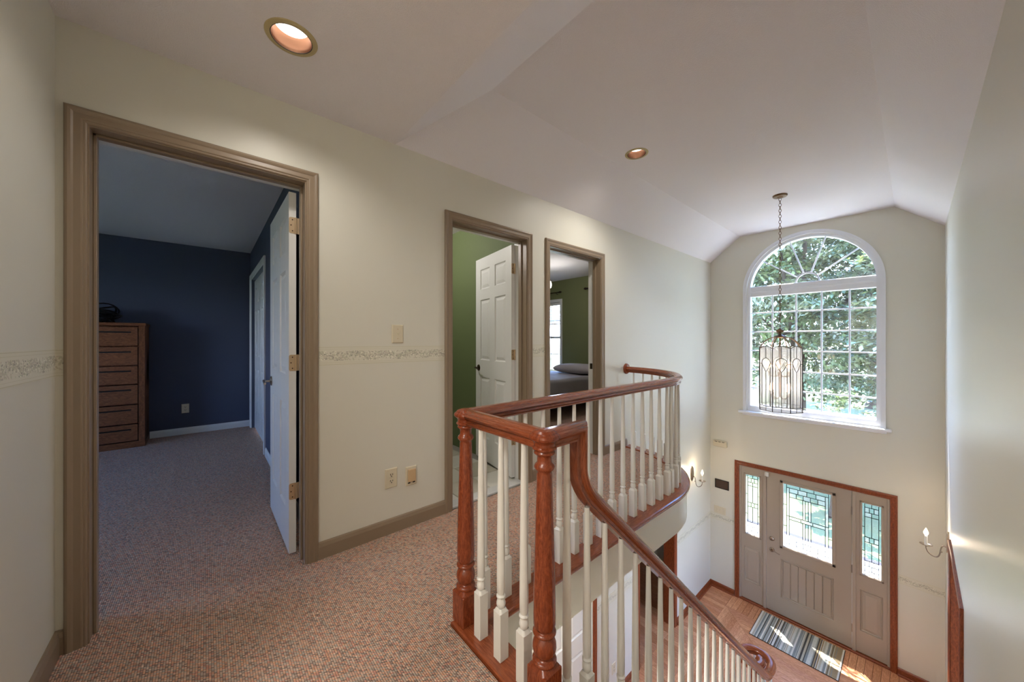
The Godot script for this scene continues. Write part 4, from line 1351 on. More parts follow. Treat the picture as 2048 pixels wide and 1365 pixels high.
	mi("case", MB.new().box(Vector3(-0.008, -0.035, -0.014), Vector3(0.024, 0.028, 0.012), 0.003).done(), M.white, s)
	mi("magnet", MB.new().box(Vector3(-0.022, -0.03, -0.003), Vector3(-0.010, 0.022, 0.010), 0.003).done(), M.white, s)

	# side windows
	for q in [[0.428, 0.706, "window_4", "tall narrow leaded window on the latch side of the entry door"], [1.672, 1.940, "window_5", "tall narrow leaded window on the hinge side of the entry door"]]:
		var n := thing(q[2], q[3], "side window", Vector3(0, 0, ZF), "", "structure")
		var a: float = q[0]
		var b: float = q[1]
		var g0 := a + 0.052
		var g1 := b - 0.048
		mi("leaf", MB.new().wall(a, b, base, top, 0.04, [Rect2(g0, -1.690, g1 - g0, 0.890), Rect2(a + 0.035, -2.40, b - a - 0.07, 0.515)], at(0, 0, -0.020)).done(), M.door, n)
		mi("panel", MB.new().nested(a + 0.035, b - 0.035, -2.40, -1.885, [Vector2(0, 0), Vector2(0.006, -0.010), Vector2(0.014, -0.004), Vector2(0.022, -0.012), Vector2(0.05, -0.004)], 1.0, -0.020).done(), M.door, n)
		mb = MB.new()
		for e in [[g0 - 0.02, g0 + 0.003], [g1 - 0.003, g1 + 0.02]]:
			mb.box(Vector3(e[0], -1.710, -0.058), Vector3(e[1], -0.780, -0.012), 0.005)
		for e in [[-1.710, -1.687], [-0.803, -0.780]]:
			mb.box(Vector3(g0 - 0.02, e[0], -0.058), Vector3(g1 + 0.02, e[1], -0.012), 0.005)
		mi("glass_frame", mb.done(), M.door, n)
		r = []
		split(r, 0.0, 0.0, 0.14, 1.0, 3, true, [0])
		split(r, 0.86, 0.0, 0.14, 1.0, 3, true, [0])
		split(r, 0.14, 0.94, 0.72, 0.06, 2, false, [0])
		split(r, 0.14, 0.87, 0.72, 0.07, 3, false, [2, 0, 2])
		split(r, 0.14, 0.81, 0.72, 0.06, 2, false, [2, 0])
		split(r, 0.14, 0.53, 0.72, 0.28, 2, false, [1])
		split(r, 0.14, 0.46, 0.72, 0.07, 3, false, [2, 0, 2])
		split(r, 0.14, 0.20, 0.72, 0.26, 2, false, [1])
		split(r, 0.14, 0.13, 0.72, 0.07, 3, false, [2, 2, 0])
		split(r, 0.14, 0.06, 0.72, 0.07, 2, false, [0, 2])
		split(r, 0.14, 0.0, 0.72, 0.06, 3, false, [0])
		came_glass(n, r, g0, -1.690, g1 - g0, 0.890, -0.038)


# ------------------------------------------------------------------ foyer floor and the rooms round it
func build_foyer() -> void:
	var f := structure("floor_foyer", MB.new().box(Vector3(-2.6, FL - 0.2, -6.26), Vector3(4.0, FL - 0.010, 0.6)).done(), M.subfloor, "warm oak plank floor of the foyer in mitred frames", "floor")
	var n := 0
	var r := RandomNumberGenerator.new()
	r.seed = 21
	var lay := func(x0: float, x1: float, z0: float, z1: float) -> void:
		var along_x := absf(x1 - x0) >= absf(z1 - z0)
		var l := maxf(absf(x1 - x0), absf(z1 - z0))
		var wd := minf(absf(x1 - x0), absf(z1 - z0))
		var m := MB.new().box(Vector3(-l / 2 + 0.0012, -0.010, -wd / 2 + 0.0012), Vector3(l / 2 - 0.0012, 0, wd / 2 - 0.0012), 0.0015).done()
		mi("plank", m, M.planks[r.randi_range(0, 5)], f, at((x0 + x1) / 2, FL, (z0 + z1) / 2, Basis() if along_x else Basis(Vector3.UP, PI / 2)))
	# corner and left band: boards square to the left wall
	var z := -6.10
	while z < -3.3:
		lay.call(0.0, 0.322, z, z + 0.0685)
		z += 0.0685
	# band at the door: boards square to the front wall
	var x := 0.322
	while x < 2.33:
		lay.call(x, minf(x + 0.0685, XR), -6.10, -5.775)
		x += 0.0685
	# concentric mitred frames
	var a0 := 0.322
	var a1 := XR
	var b0 := -5.775
	var b1 := -3.3
	for k in 10:
		var w := 0.0685
		var zone := [[Vector2(a0, b0), Vector2(a1, b0), Vector2(a1 - w, b0 + w), Vector2(a0 + w, b0 + w)], [Vector2(a0, b1), Vector2(a1, b1), Vector2(a1 - w, b1 - w), Vector2(a0 + w, b1 - w)], [Vector2(a0, b0), Vector2(a0, b1), Vector2(a0 + w, b1 - w), Vector2(a0 + w, b0 + w)], [Vector2(a1, b0), Vector2(a1, b1), Vector2(a1 - w, b1 - w), Vector2(a1 - w, b0 + w)]]
		for s in 4:
			var c := Vector2.ZERO
			for q: Vector2 in zone[s]: c += q / 4.0
			var turn := Basis() if s < 2 else Basis(Vector3.UP, PI / 2)
			var inv := turn.inverse()
			var p := PackedVector2Array()
			for q: Vector2 in zone[s]:
				var e := (c - q).normalized() * 0.0016
				var v := inv * Vector3(q.x - c.x + e.x, 0, q.y - c.y + e.y)
				p.append(Vector2(v.x, v.z))
			var flat := Transform3D(Basis(Vector3(1, 0, 0), Vector3(0, 0, 1), Vector3(0, 1, 0)), Vector3.ZERO)
			mi("plank", MB.new().prism(p, -0.010, 0.0, flat).done(), M.planks[r.randi_range(0, 5)], f, at(c.x, FL, c.y, turn))
		a0 += w
		a1 -= w
		b0 += w
		b1 -= w
	while b0 < b1 - 0.01:
		lay.call(a0, a1, b0, minf(b0 + 0.0685, b1))
		b0 += 0.0685
	# the rest of the lower hall and the side rooms
	for k in 34:
		lay.call(-WT, XR, -3.3 + 0.1 * k, -3.3 + 0.1 * (k + 1))
	for k in 20:
		lay.call(-2.5, 0.0, -6.1 + 0.145 * k, -6.1 + 0.145 * (k + 1))

	# dark room through the cased opening on the left
	structure("wall_study", MB.new().box(Vector3(-2.6, FL, -6.1), Vector3(-2.5, -0.27, -3.2)).box(Vector3(-2.5, FL, -6.26), Vector3(-WT, -0.27, -6.1)).box(Vector3(-2.5, FL, -3.3), Vector3(-WT, -0.27, -3.2)).done(), M.wall, "dim walls of the room beyond the cased opening under the balcony", "wall")
	structure("ceiling_study", MB.new().box(Vector3(-2.6, -0.28, -6.26), Vector3(-WT, -0.18, -3.2)).done(), M.wall, "ceiling of the dim room under the guest bedroom", "ceiling")
	structure("wall_dining", MB.new().wall(-6.2, -3.0, FL, -0.4, 0.1, [Rect2(-5.7, -2.1, 2.3, 1.55)], on_right(3.9)).box(Vector3(XR + 0.13, FL, -6.26), Vector3(4.0, -0.4, -6.16)).box(Vector3(XR + 0.13, FL, -3.1), Vector3(4.0, -0.4, -3.0)).box(Vector3(XR + 0.13, -0.4, -6.26), Vector3(4.0, -0.3, -3.0)).done(), M.wall, "walls of the room beyond the cased opening beside the stairs", "wall")
	var dw := thing("window_6", "unseen white framed window added beyond the right-hand cased opening to light the foyer", "window", Vector3.ZERO, "", "structure")  # unseen window added so daylight reaches the foyer floor
	mi("frame", MB.new().wall(-5.7, -3.4, -2.1, -0.55, 0.06, [Rect2(-5.64, -2.04, 1.06, 1.43), Rect2(-4.52, -2.04, 1.06, 1.43)], on_right(3.93)).done(), M.frame, dw)
	for k in 2:
		mi("pane", MB.new().box(Vector3(3.955, -2.04, -5.64 + 1.12 * k), Vector3(3.959, -0.61, -4.58 + 1.12 * k)).done(), M.pane, dw)
	structure("wall_lower_back", MB.new().box(Vector3(-WT, FL, 0.5), Vector3(XR, -0.27, 0.6)).done(), M.wall, "cream back wall of the lower hall under the landing", "wall")

	# cased openings and the white hall door downstairs
	var t := thing("trim_9", "stained oak casing and lining of the opening under the balcony", "door frame", Vector3.ZERO, "", "structure")
	mi("casing", casing_mesh(3.885, 4.800, FL, -0.66, 0.062, on_left()), M.casing_v, t)
	for q in [[3.868, 3.888], [4.797, 4.812]]:
		mi("jamb", MB.new().box(Vector3(q[0], FL, -0.14), Vector3(q[1], -0.655, 0.003), 0.0, on_left()).done(), M.casing_v, t)
	mi("head_jamb", MB.new().box(Vector3(3.868, -0.66, -0.14), Vector3(4.812, -0.64, 0.003), 0.0, on_left()).done(), M.casing_h, t)
	t = thing("trim_10", "stained oak casing and lining of the opening in the right wall", "door frame", Vector3.ZERO, "", "structure")
	mi("casing", casing_mesh(-5.085, -3.945, FL, -0.69, 0.065, on_right()), M.casing_v, t)
	for q in [[-5.10, -5.082], [-3.948, -3.93]]:
		mi("jamb", MB.new().box(Vector3(q[0], FL, -0.135), Vector3(q[1], -0.68, 0.003), 0.0, on_right()).done(), M.casing_v, t)
	mi("head_jamb", MB.new().box(Vector3(-5.10, -0.69, -0.135), Vector3(-3.93, -0.67, 0.003), 0.0, on_right()).done(), M.casing_h, t)
	t = thing("door_5", "white six-panel door in the lower hall under the landing", "door", Vector3(-0.03, FL + 0.01, -2.19), "", "structure")
	t.rotation.y = PI / 2
	six_panel(t, 0.77, 2.02, M.white)
	structure("trim_11", casing_mesh(2.185, 2.965, FL, -0.65, 0.055, on_left()), M.casing_v, "stained oak casing of the white lower hall door", "door frame")

	# door mat
	var m := thing("door_mat", "striped grey and black door mat in front of the entry door", "door mat", Vector3(1.143, FL, -5.75))
	var mb := MB.new()
	mb.quad(Vector3(-0.438, 0.010, -0.300), Vector3(0.438, 0.010, -0.300), Vector3(0.438, 0.010, 0.300), Vector3(-0.438, 0.010, 0.300), Vector3.UP, Vector2(0, 0), Vector2(1, 0), Vector2(1, 1), Vector2(0, 1))
	mi("stripes", mb.done(), M.doormat, m)
	mi("backing", MB.new().box(Vector3(-0.440, 0.0005, -0.302), Vector3(0.440, 0.0095, 0.302), 0.002).done(), M.black, m)


# ------------------------------------------------------------------ lamps
func recessed(c: Vector3, label: String, e: float) -> void:
	var t := thing("recessed_light", label, "ceiling light", c)
	mi("flange", MB.new().lathe([Vector2(0.074, 0.001), Vector2(0.0745, -0.004), Vector2(0.084, -0.005), Vector2(0.092, -0.003), Vector2(0.094, 0.0)], Transform3D(), 40).done(), M.ivory_trim, t)
	mi("baffle", MB.new().lathe([Vector2(0.0745, -0.003), Vector2(0.072, 0.004), Vector2(0.0705, 0.012), Vector2(0.066, 0.046), Vector2(0.060, 0.056)], Transform3D(), 40, true).done(), M.copper, t)
	mi("gasket", MB.new().tube(Array(ring_path(0.0735, -0.003)), 0.0016, 8, true).done(), M.black, t)
	mi("can", MB.new().lathe([Vector2(0.0775, 0.001), Vector2(0.0775, 0.11), Vector2(0.0, 0.11)], Transform3D(), 32).done(), M.black, t)
	mi("lamp_face", MB.new().lathe([Vector2(0.0, 0.040), Vector2(0.03, 0.041), Vector2(0.050, 0.045), Vector2(0.062, 0.052)], Transform3D(), 32, true).done(), M.disc, t)
	var l := SpotLight3D.new()
	l.position = Vector3(0, -0.006, 0)
	l.rotation.x = -PI / 2
	l.spot_angle = 74.0
	l.spot_angle_attenuation = 1.0
	l.spot_range = 12.0
	l.spot_attenuation = 2.0
	l.light_color = Color(1.0, 0.975, 0.94)
	l.light_energy = e
	l.light_size = 0.05
	l.shadow_enabled = true
	t.add_child(l)


func ring_path(r: float, y: float) -> Array:
	var p := []
	for k in 40: p.append(Vector3(cos(TAU * k / 40.0) * r, y, sin(TAU * k / 40.0) * r))
	return p


func added_fill_lamp(c: Vector3, label: String, e: float) -> void:  # lamps added out of view to even out the light
	var t := thing("added_fill_lamp", label, "ceiling lamp", c)
	mi("rim", MB.new().wall(-0.26, 0.26, -0.26, 0.26, 0.06, [Rect2(-0.24, -0.24, 0.48, 0.48)], Transform3D(Basis(Vector3(1, 0, 0), Vector3(0, 0, 1), Vector3(0, -1, 0)), Vector3(0, -0.06, 0))).done(), M.nickel, t)
	mi("diffuser", MB.new().box(Vector3(-0.24, -0.055, -0.24), Vector3(0.24, -0.001, 0.24), 0.004).done(), glow(Color(1.0, 0.95, 0.88), 2.0), t)
	var l := AreaLight3D.new()
	l.position = Vector3(0, -0.066, 0)
	l.rotation.x = -PI / 2
	l.area_size = Vector2(0.46, 0.46)
	l.light_color = Color(1.0, 0.98, 0.955)
	l.light_energy = e
	l.area_range = 14.0
	l.area_attenuation = 2.0
	l.shadow_enabled = true
	t.add_child(l)


func bulb_mesh(h: float, r: float) -> ArrayMesh:
	return MB.new().lathe([Vector2(r * 0.35, 0), Vector2(r * 0.8, h * 0.15), Vector2(r, h * 0.33), Vector2(r * 0.9, h * 0.5), Vector2(r * 0.55, h * 0.72), Vector2(r * 0.2, h * 0.92), Vector2(0, h)], Transform3D(), 16, true).done()


func sconce(xf: Transform3D, label: String) -> void:
	# local: z out of the wall; plate centre at the origin
	var t := thing("wall_sconce", label, "wall lamp", Vector3.ZERO, "candle sconces beside the entry")
	t.transform = xf
	var p := PackedVector2Array()
	var pi2 := PackedVector2Array()
	for k in 40:
		var a := TAU * k / 40.0
		var sc := 1.0 + 0.06 * cos(a * 8.0)
		p.append(Vector2(cos(a) * 0.050 * sc, sin(a) * 0.105 * sc))
		pi2.append(Vector2(cos(a) * 0.036 * sc, sin(a) * 0.088 * sc))
	mi("back_plate", MB.new().prism(p, 0.001, 0.010).prism(pi2, 0.010, 0.018).done(), M.nickel, t)
	var path := []
	for k in 25:
		var u := k / 24.0
		var q := Vector2(0.016, -0.045).bezier_interpolate(Vector2(0.075, 0.0), Vector2(0.03, -0.19), Vector2(0.10, -0.165), minf(1.0, u * 1.6))
		if u * 1.6 > 1.0:
			q = Vector2(0.10, -0.165).bezier_interpolate(Vector2(0.135, -0.150), Vector2(0.145, -0.12), Vector2(0.145, -0.085), (u * 1.6 - 1.0) / 0.6)
		path.append(Vector3(0, q.y, q.x))
	mi("arm", MB.new().tube(path, 0.0055, 10).done(), M.nickel, t)
	mi("knuckle", MB.new().lathe([Vector2(0, -0.012), Vector2(0.010, -0.004), Vector2(0.010, 0.004), Vector2(0, 0.012)], at(0, -0.10, 0.050), 12, true).done(), M.nickel, t)
	var d := mi("drip_pan", MB.new().lathe([Vector2(0.006, -0.012), Vector2(0.014, -0.006), Vector2(0.030, -0.002), Vector2(0.043, 0.006), Vector2(0.045, 0.008), Vector2(0.030, 0.002), Vector2(0.012, 0.0), Vector2(0, 0)], at(0, -0.075, 0.145), 28).done(), M.nickel, t)
	mi("candle", MB.new().lathe([Vector2(0.0105, 0), Vector2(0.0105, 0.088), Vector2(0.007, 0.094), Vector2(0, 0.094)], at(0, -0.075, 0.145), 16).done(), M.white, t)
	mi("bulb", bulb_mesh(0.075, 0.017), M.bulb, t, at(0, 0.020, 0.145))
	var l := OmniLight3D.new()
	l.position = Vector3(0, 0.048, 0.145)
	l.light_color = Color(1.0, 0.90, 0.78)
	l.light_energy = 0.06
	l.light_size = 0.018
	l.omni_range = 9.0
	l.omni_attenuation = 2.0
	l.shadow_enabled = true
	t.add_child(l)


func torus(R: float, r: float, stretch: float) -> ArrayMesh:
	var path := []
	for k in 16:
		var a := TAU * k / 16.0
		path.append(Vector3(cos(a) * R, sin(a) * R * stretch, 0))
	return MB.new().tube(path, r, 6, true).done()


func build_lantern() -> void:
	var c := Vector3(1.195, 0.0, -4.687)
	var t := thing("hanging_lantern", "large brass lantern of leaded glass panels hanging on a chain in the foyer", "chandelier", c)
	mi("canopy", MB.new().lathe([Vector2(0.0, -0.030), Vector2(0.020, -0.030), Vector2(0.030, -0.022), Vector2(0.060, -0.018), Vector2(0.066, -0.010), Vector2(0.066, 0.0)], at(0, HV, 0), 28).done(), M.brass_dull, t)
	var link := torus(0.011, 0.0024, 1.65)
	var y := HV - 0.045
	var k := 0
	while y > 1.345:
		mi("chain_link", link, M.brass_dull, t, at(0, y, 0, Basis(Vector3.UP, PI / 2 * (k % 2) + 0.4)))
		y -= 0.0305
		k += 1
	mi("finial", MB.new().lathe([Vector2(0, 1.345), Vector2(0.008, 1.335), Vector2(0.030, 1.318), Vector2(0.036, 1.305), Vector2(0.026, 1.292), Vector2(0.012, 1.284), Vector2(0.012, 1.272), Vector2(0.030, 1.262), Vector2(0.052, 1.250), Vector2(0.060, 1.238), Vector2(0.055, 1.232), Vector2(0, 1.232)], Transform3D(), 24).done(), M.brass_dull, t)
	var R := 0.196
	var y0 := 0.452
	var y1 := 1.118
	var half := R * sin(PI / 8.0)
	var apo := R * cos(PI / 8.0)
	for i in 8:
		var a := TAU * i / 8.0 + 0.13
		# curved rib from the crown to the glass
		var ribs := []
		for j in 12:
			var u := j / 11.0
			var rr := 0.045 + (R * 0.80 - 0.045) * sin(u * PI / 2) + R * 0.2 * u * u
			ribs.append(Vector3(cos(a) * rr, 1.240 - 0.125 * (1.0 - cos(u * PI / 2)), sin(a) * rr))
		mi("crown_rib", MB.new().tube(ribs, 0.0045, 8).done(), M.brass_dull, t)
		mi("corner_rod", MB.new().tube([Vector3(cos(a) * R, y1 - 0.004, sin(a) * R), Vector3(cos(a) * R, y0, sin(a) * R)], 0.0042, 8).done(), M.came_bronze, t)
		# one side: local x along the side, z outward
		var mid := a + PI / 8.0
		var nx := Vector3(cos(mid), 0, sin(mid))
		var b := Basis(Vector3.UP.cross(nx), Vector3.UP, nx)
		var xf := Transform3D(b, nx * apo)
		var scallop := PackedVector2Array()
		for j in 13:
			var u := j / 12.0
			scallop.append(Vector2(lerpf(half, -half, u), y1 + 0.026 * sin(u * PI)))
		var tulip := PackedVector2Array()
		var cy := 0.968
		for j in 17:
			var q := lerpf(-0.25, PI + 0.25, j / 16.0)
			tulip.append(Vector2(cos(q) * 0.048, cy + sin(q) * 0.048))
		tulip.append(Vector2(-0.024, cy - 0.065))
		tulip.append(Vector2(0.0, cy - 0.098))
		tulip.append(Vector2(0.024, cy - 0.065))
		var side := mi("glass_panel", MB.new().prism(PackedVector2Array([Vector2(-half, y0), Vector2(half, y0)]) + scallop, -0.0012, 0.0012).done(), M.lantern_glass, t, xf)
		var lead := MB.new()
		var line := func(p: Array) -> void:
			var q := []
			for v: Vector2 in p: q.append(Vector3(v.x, v.y, 0))
			lead.tube(q, 0.0028, 6)
		line.call(Array(scallop))
		var loop := Array(tulip)
		loop.append(tulip[0])
		line.call(loop)
		line.call([Vector2(0, y1 + 0.026), Vector2(0, cy + 0.048)])
		line.call([Vector2(0, cy - 0.098), Vector2(0, y0)])
		line.call([Vector2(-0.047, cy - 0.012), Vector2(-0.047, y0 + 0.050)])
		line.call([Vector2(0.047, cy - 0.012), Vector2(0.047, y0 + 0.050)])
		line.call([Vector2(-half, cy - 0.012), Vector2(-0.047, cy - 0.012)])
		line.call([Vector2(half, cy - 0.012), Vector2(0.047, cy - 0.012)])
		line.call([Vector2(-half, y0 + 0.050), Vector2(half, y0 + 0.050)])
		line.call([Vector2(-half, y0), Vector2(half, y0)])
		mi("lead_line", lead.done(), M.came_bronze, side)
	# stem and two tiers of candle bulbs
	mi("stem", MB.new().tube([Vector3(0, 1.235, 0), Vector3(0, 0.60, 0)], 0.008, 10).done(), M.brass_dull, t)
	var bm := bulb_mesh(0.088, 0.021)
	for tier in 2:
		var cnt := 5 if tier == 0 else 4
		var base := 0.90 if tier == 0 else 0.66
		for i in cnt:
			var a := TAU * i / cnt + 0.3 + tier * 0.4
			var d := Vector3(cos(a), 0, sin(a))
			mi("arm", MB.new().tube([Vector3(0, base - 0.06, 0), d * 0.03 + Vector3(0, base - 0.085, 0), d * 0.07 + Vector3(0, base - 0.085, 0), d * 0.095 + Vector3(0, base - 0.06, 0), d * 0.10 + Vector3(0, base - 0.03, 0)], 0.0045, 8).done(), M.brass_dull, t)
			mi("candle", MB.new().lathe([Vector2(0.010, -0.03), Vector2(0.010, 0.0), Vector2(0, 0.0)], Transform3D(Basis(), d * 0.10 + Vector3(0, base, 0)), 12).done(), M.white, t)
			mi("bulb", bm, M.bulb_hot, t, Transform3D(Basis(), d * 0.10 + Vector3(0, base, 0)))
		for i in 2:
			var l := OmniLight3D.new()
			var a := 0.3 + tier * 0.4 + (0.0 if i == 0 else TAU / cnt * 2)
			l.position = Vector3(cos(a) * 0.10, base + 0.035, sin(a) * 0.10)
			l.light_color = Color(1.0, 0.93, 0.85)
			l.light_energy = 0.07
			l.light_size = 0.02
			l.omni_range = 12.0
			l.omni_attenuation = 2.0
			l.shadow_enabled = true
			t.add_child(l)


func build_fittings() -> void:
	var L := on_left()
	var s := plate("light_switch", L * at(0.914, 1.244, 0.0), 0.076, 0.116, M.ivory, "ivory toggle light switch above the floral border in the hall", "light switch")
	toggle(s)
	s = plate("outlet", L * at(0.873, 0.342, 0.0), 0.078, 0.122, M.ivory, "ivory double outlet low on the hall wall beside the square vacuum inlet", "outlet")
	receptacles(s)
	s = plate("vacuum_inlet", L * at(1.006, 0.325, 0.0), 0.076, 0.122, M.ivory, "almond flap-covered vacuum inlet low on the hall wall", "vacuum inlet")
	mi("flap", MB.new().box(Vector3(-0.026, -0.036, 0.005), Vector3(0.026, 0.044, 0.017), 0.003).done(), M.almond, s)
	mi("slot", MB.new().box(Vector3(-0.025, -0.048, 0.005), Vector3(-0.008, -0.040, 0.0075), 0.001).box(Vector3(0.008, -0.048, 0.005), Vector3(0.025, -0.040, 0.0075), 0.001).done(), M.black, s)
	s = plate("outlet", L * at(3.345, -2.363, 0.0), 0.074, 0.118, M.ivory, "ivory outlet low on the lower hall wall under the balcony", "outlet")
	receptacles(s)
	var F := on_front()
	s = plate("light_switch", F * at(0.138, -1.466, 0.0), 0.167, 0.116, M.ivory, "wide three-gang ivory switch plate beside the entry door", "light switch")
	for x in [-0.046, 0.0, 0.046]: toggle(s, x)
	var b := thing("siren_box", "white alarm box with slots high in the foyer corner", "alarm", Vector3(0.150, -0.413, ZF))
	mi("case", MB.new().box(Vector3(-0.096, -0.045, 0), Vector3(0.096, 0.045, 0.045), 0.006).done(), M.ivory, b)
	for k in 3:
		mi("slot", MB.new().box(Vector3(-0.070 + 0.05 * k, 0.028, 0.0445), Vector3(-0.035 + 0.05 * k, 0.036, 0.0458)).done(), M.dark, b)
	b = thing("wall_plaque", "small dark brown framed plaque beside the entry casing", "plaque", Vector3(0.168, -1.050, ZF))
	mi("board", MB.new().box(Vector3(-0.090, -0.062, 0), Vector3(0.090, 0.062, 0.008)).done(), M.plaque, b)
	for q in [[-0.098, -0.070, -0.086, 0.070], [0.086, -0.070, 0.098, 0.070], [-0.098, 0.058, 0.098, 0.070], [-0.098, -0.070, 0.098, -0.058]]:
		mi("frame_strip", MB.new().box(Vector3(q[0], q[1], 0), Vector3(q[2], q[3], 0.014), 0.003).done(), M.bedwood, b)


# ------------------------------------------------------------------ outdoors
func leaf_mesh(l: float) -> ArrayMesh:
	var st := SurfaceTool.new()
	st.begin(Mesh.PRIMITIVE_TRIANGLES)
	st.set_smooth_group(-1)
	var p := [Vector3(0, 0, 0), Vector3(l * 0.28, 0.06 * l, l * 0.45), Vector3(0, 0, l), Vector3(-l * 0.28, 0.06 * l, l * 0.45)]
	for q in [[0, 1, 2], [0, 2, 3]]:
		for k in q: st.add_vertex(p[k])
	st.generate_normals()
	return st.commit()


func foliage(parent: Node3D, c: Vector3, size: Vector3, clumps: int, per: int, leaf: ArrayMesh, tones: Array, r: RandomNumberGenerator) -> void:
	var mm := MultiMesh.new()
	mm.transform_format = MultiMesh.TRANSFORM_3D
	mm.use_colors = true
	mm.mesh = leaf
	mm.instance_count = clumps * per
	var n := 0
	for k in clumps:
		var d := Vector3(r.randfn(), r.randfn(), r.randfn()).normalized() * pow(r.randf(), 0.36)
		var at_ := c + d * size
		var tone: Color = tones[r.randi_range(0, tones.size() - 1)]
		var tilt := Vector3(r.randf_range(-1, 1), r.randf_range(-0.7, 0.2), r.randf_range(-1, 1)).normalized()
		for j in per:
			var o := Vector3(r.randfn() * 0.26, r.randfn() * 0.13, r.randfn() * 0.26) * size.x * 0.22
			var f := (tilt + Vector3(r.randf_range(-1, 1), r.randf_range(-0.9, 0.5), r.randf_range(-1, 1)) * 0.9).normalized()
			var s := f.cross(Vector3(r.randf_range(-0.5, 0.5), 1, r.randf_range(-0.5, 0.5))).normalized()
			var b := Basis(s, f.cross(s) * -1.0, f).scaled(Vector3.ONE * r.randf_range(0.7, 1.25))
			mm.set_instance_transform(n, Transform3D(b, at_ + o))
			var v := r.randf_range(0.8, 1.2)
			mm.set_instance_color(n, Color(tone.r * v, tone.g * v, tone.b * v))
			n += 1
	var o := MultiMeshInstance3D.new()
	o.name = "foliage"
	o.multimesh = mm
	o.material_override = M.leaf
	o.set_meta("kind", "stuff")
	parent.add_child(o)


func tree(pos: Vector3, h: float, trunk: float, c: Vector3, size: Vector3, clumps: int, per: int, label: String, group: String, leaf: ArrayMesh, tones: Array, seed_: int) -> void:
	var r := RandomNumberGenerator.new()
	r.seed = seed_
	var t := thing("tree", label, "tree", pos, group)
	mi("trunk", MB.new().lathe([Vector2(trunk * 1.5, 0), Vector2(trunk * 1.05, 0.4), Vector2(trunk * 0.9, h * 0.5), Vector2(trunk * 0.5, h)], Transform3D(), 12, true).done(), M.bark, t)
	for k in 7:
		var a := r.randf() * TAU
		var y := lerpf(h * 0.35, h * 0.9, k / 6.0)
		var e := Vector3(cos(a) * size.x * 0.75, c.y + r.randf_range(-0.3, 0.6) * size.y, sin(a) * size.z * 0.75)
		mi("branch", MB.new().tube([Vector3(0, y, 0), e * 0.5 + Vector3(0, y * 0.4, 0), e], trunk * 0.22, 7).done(), M.bark, t)
	foliage(t, c, size, clumps, per, leaf, tones, r)


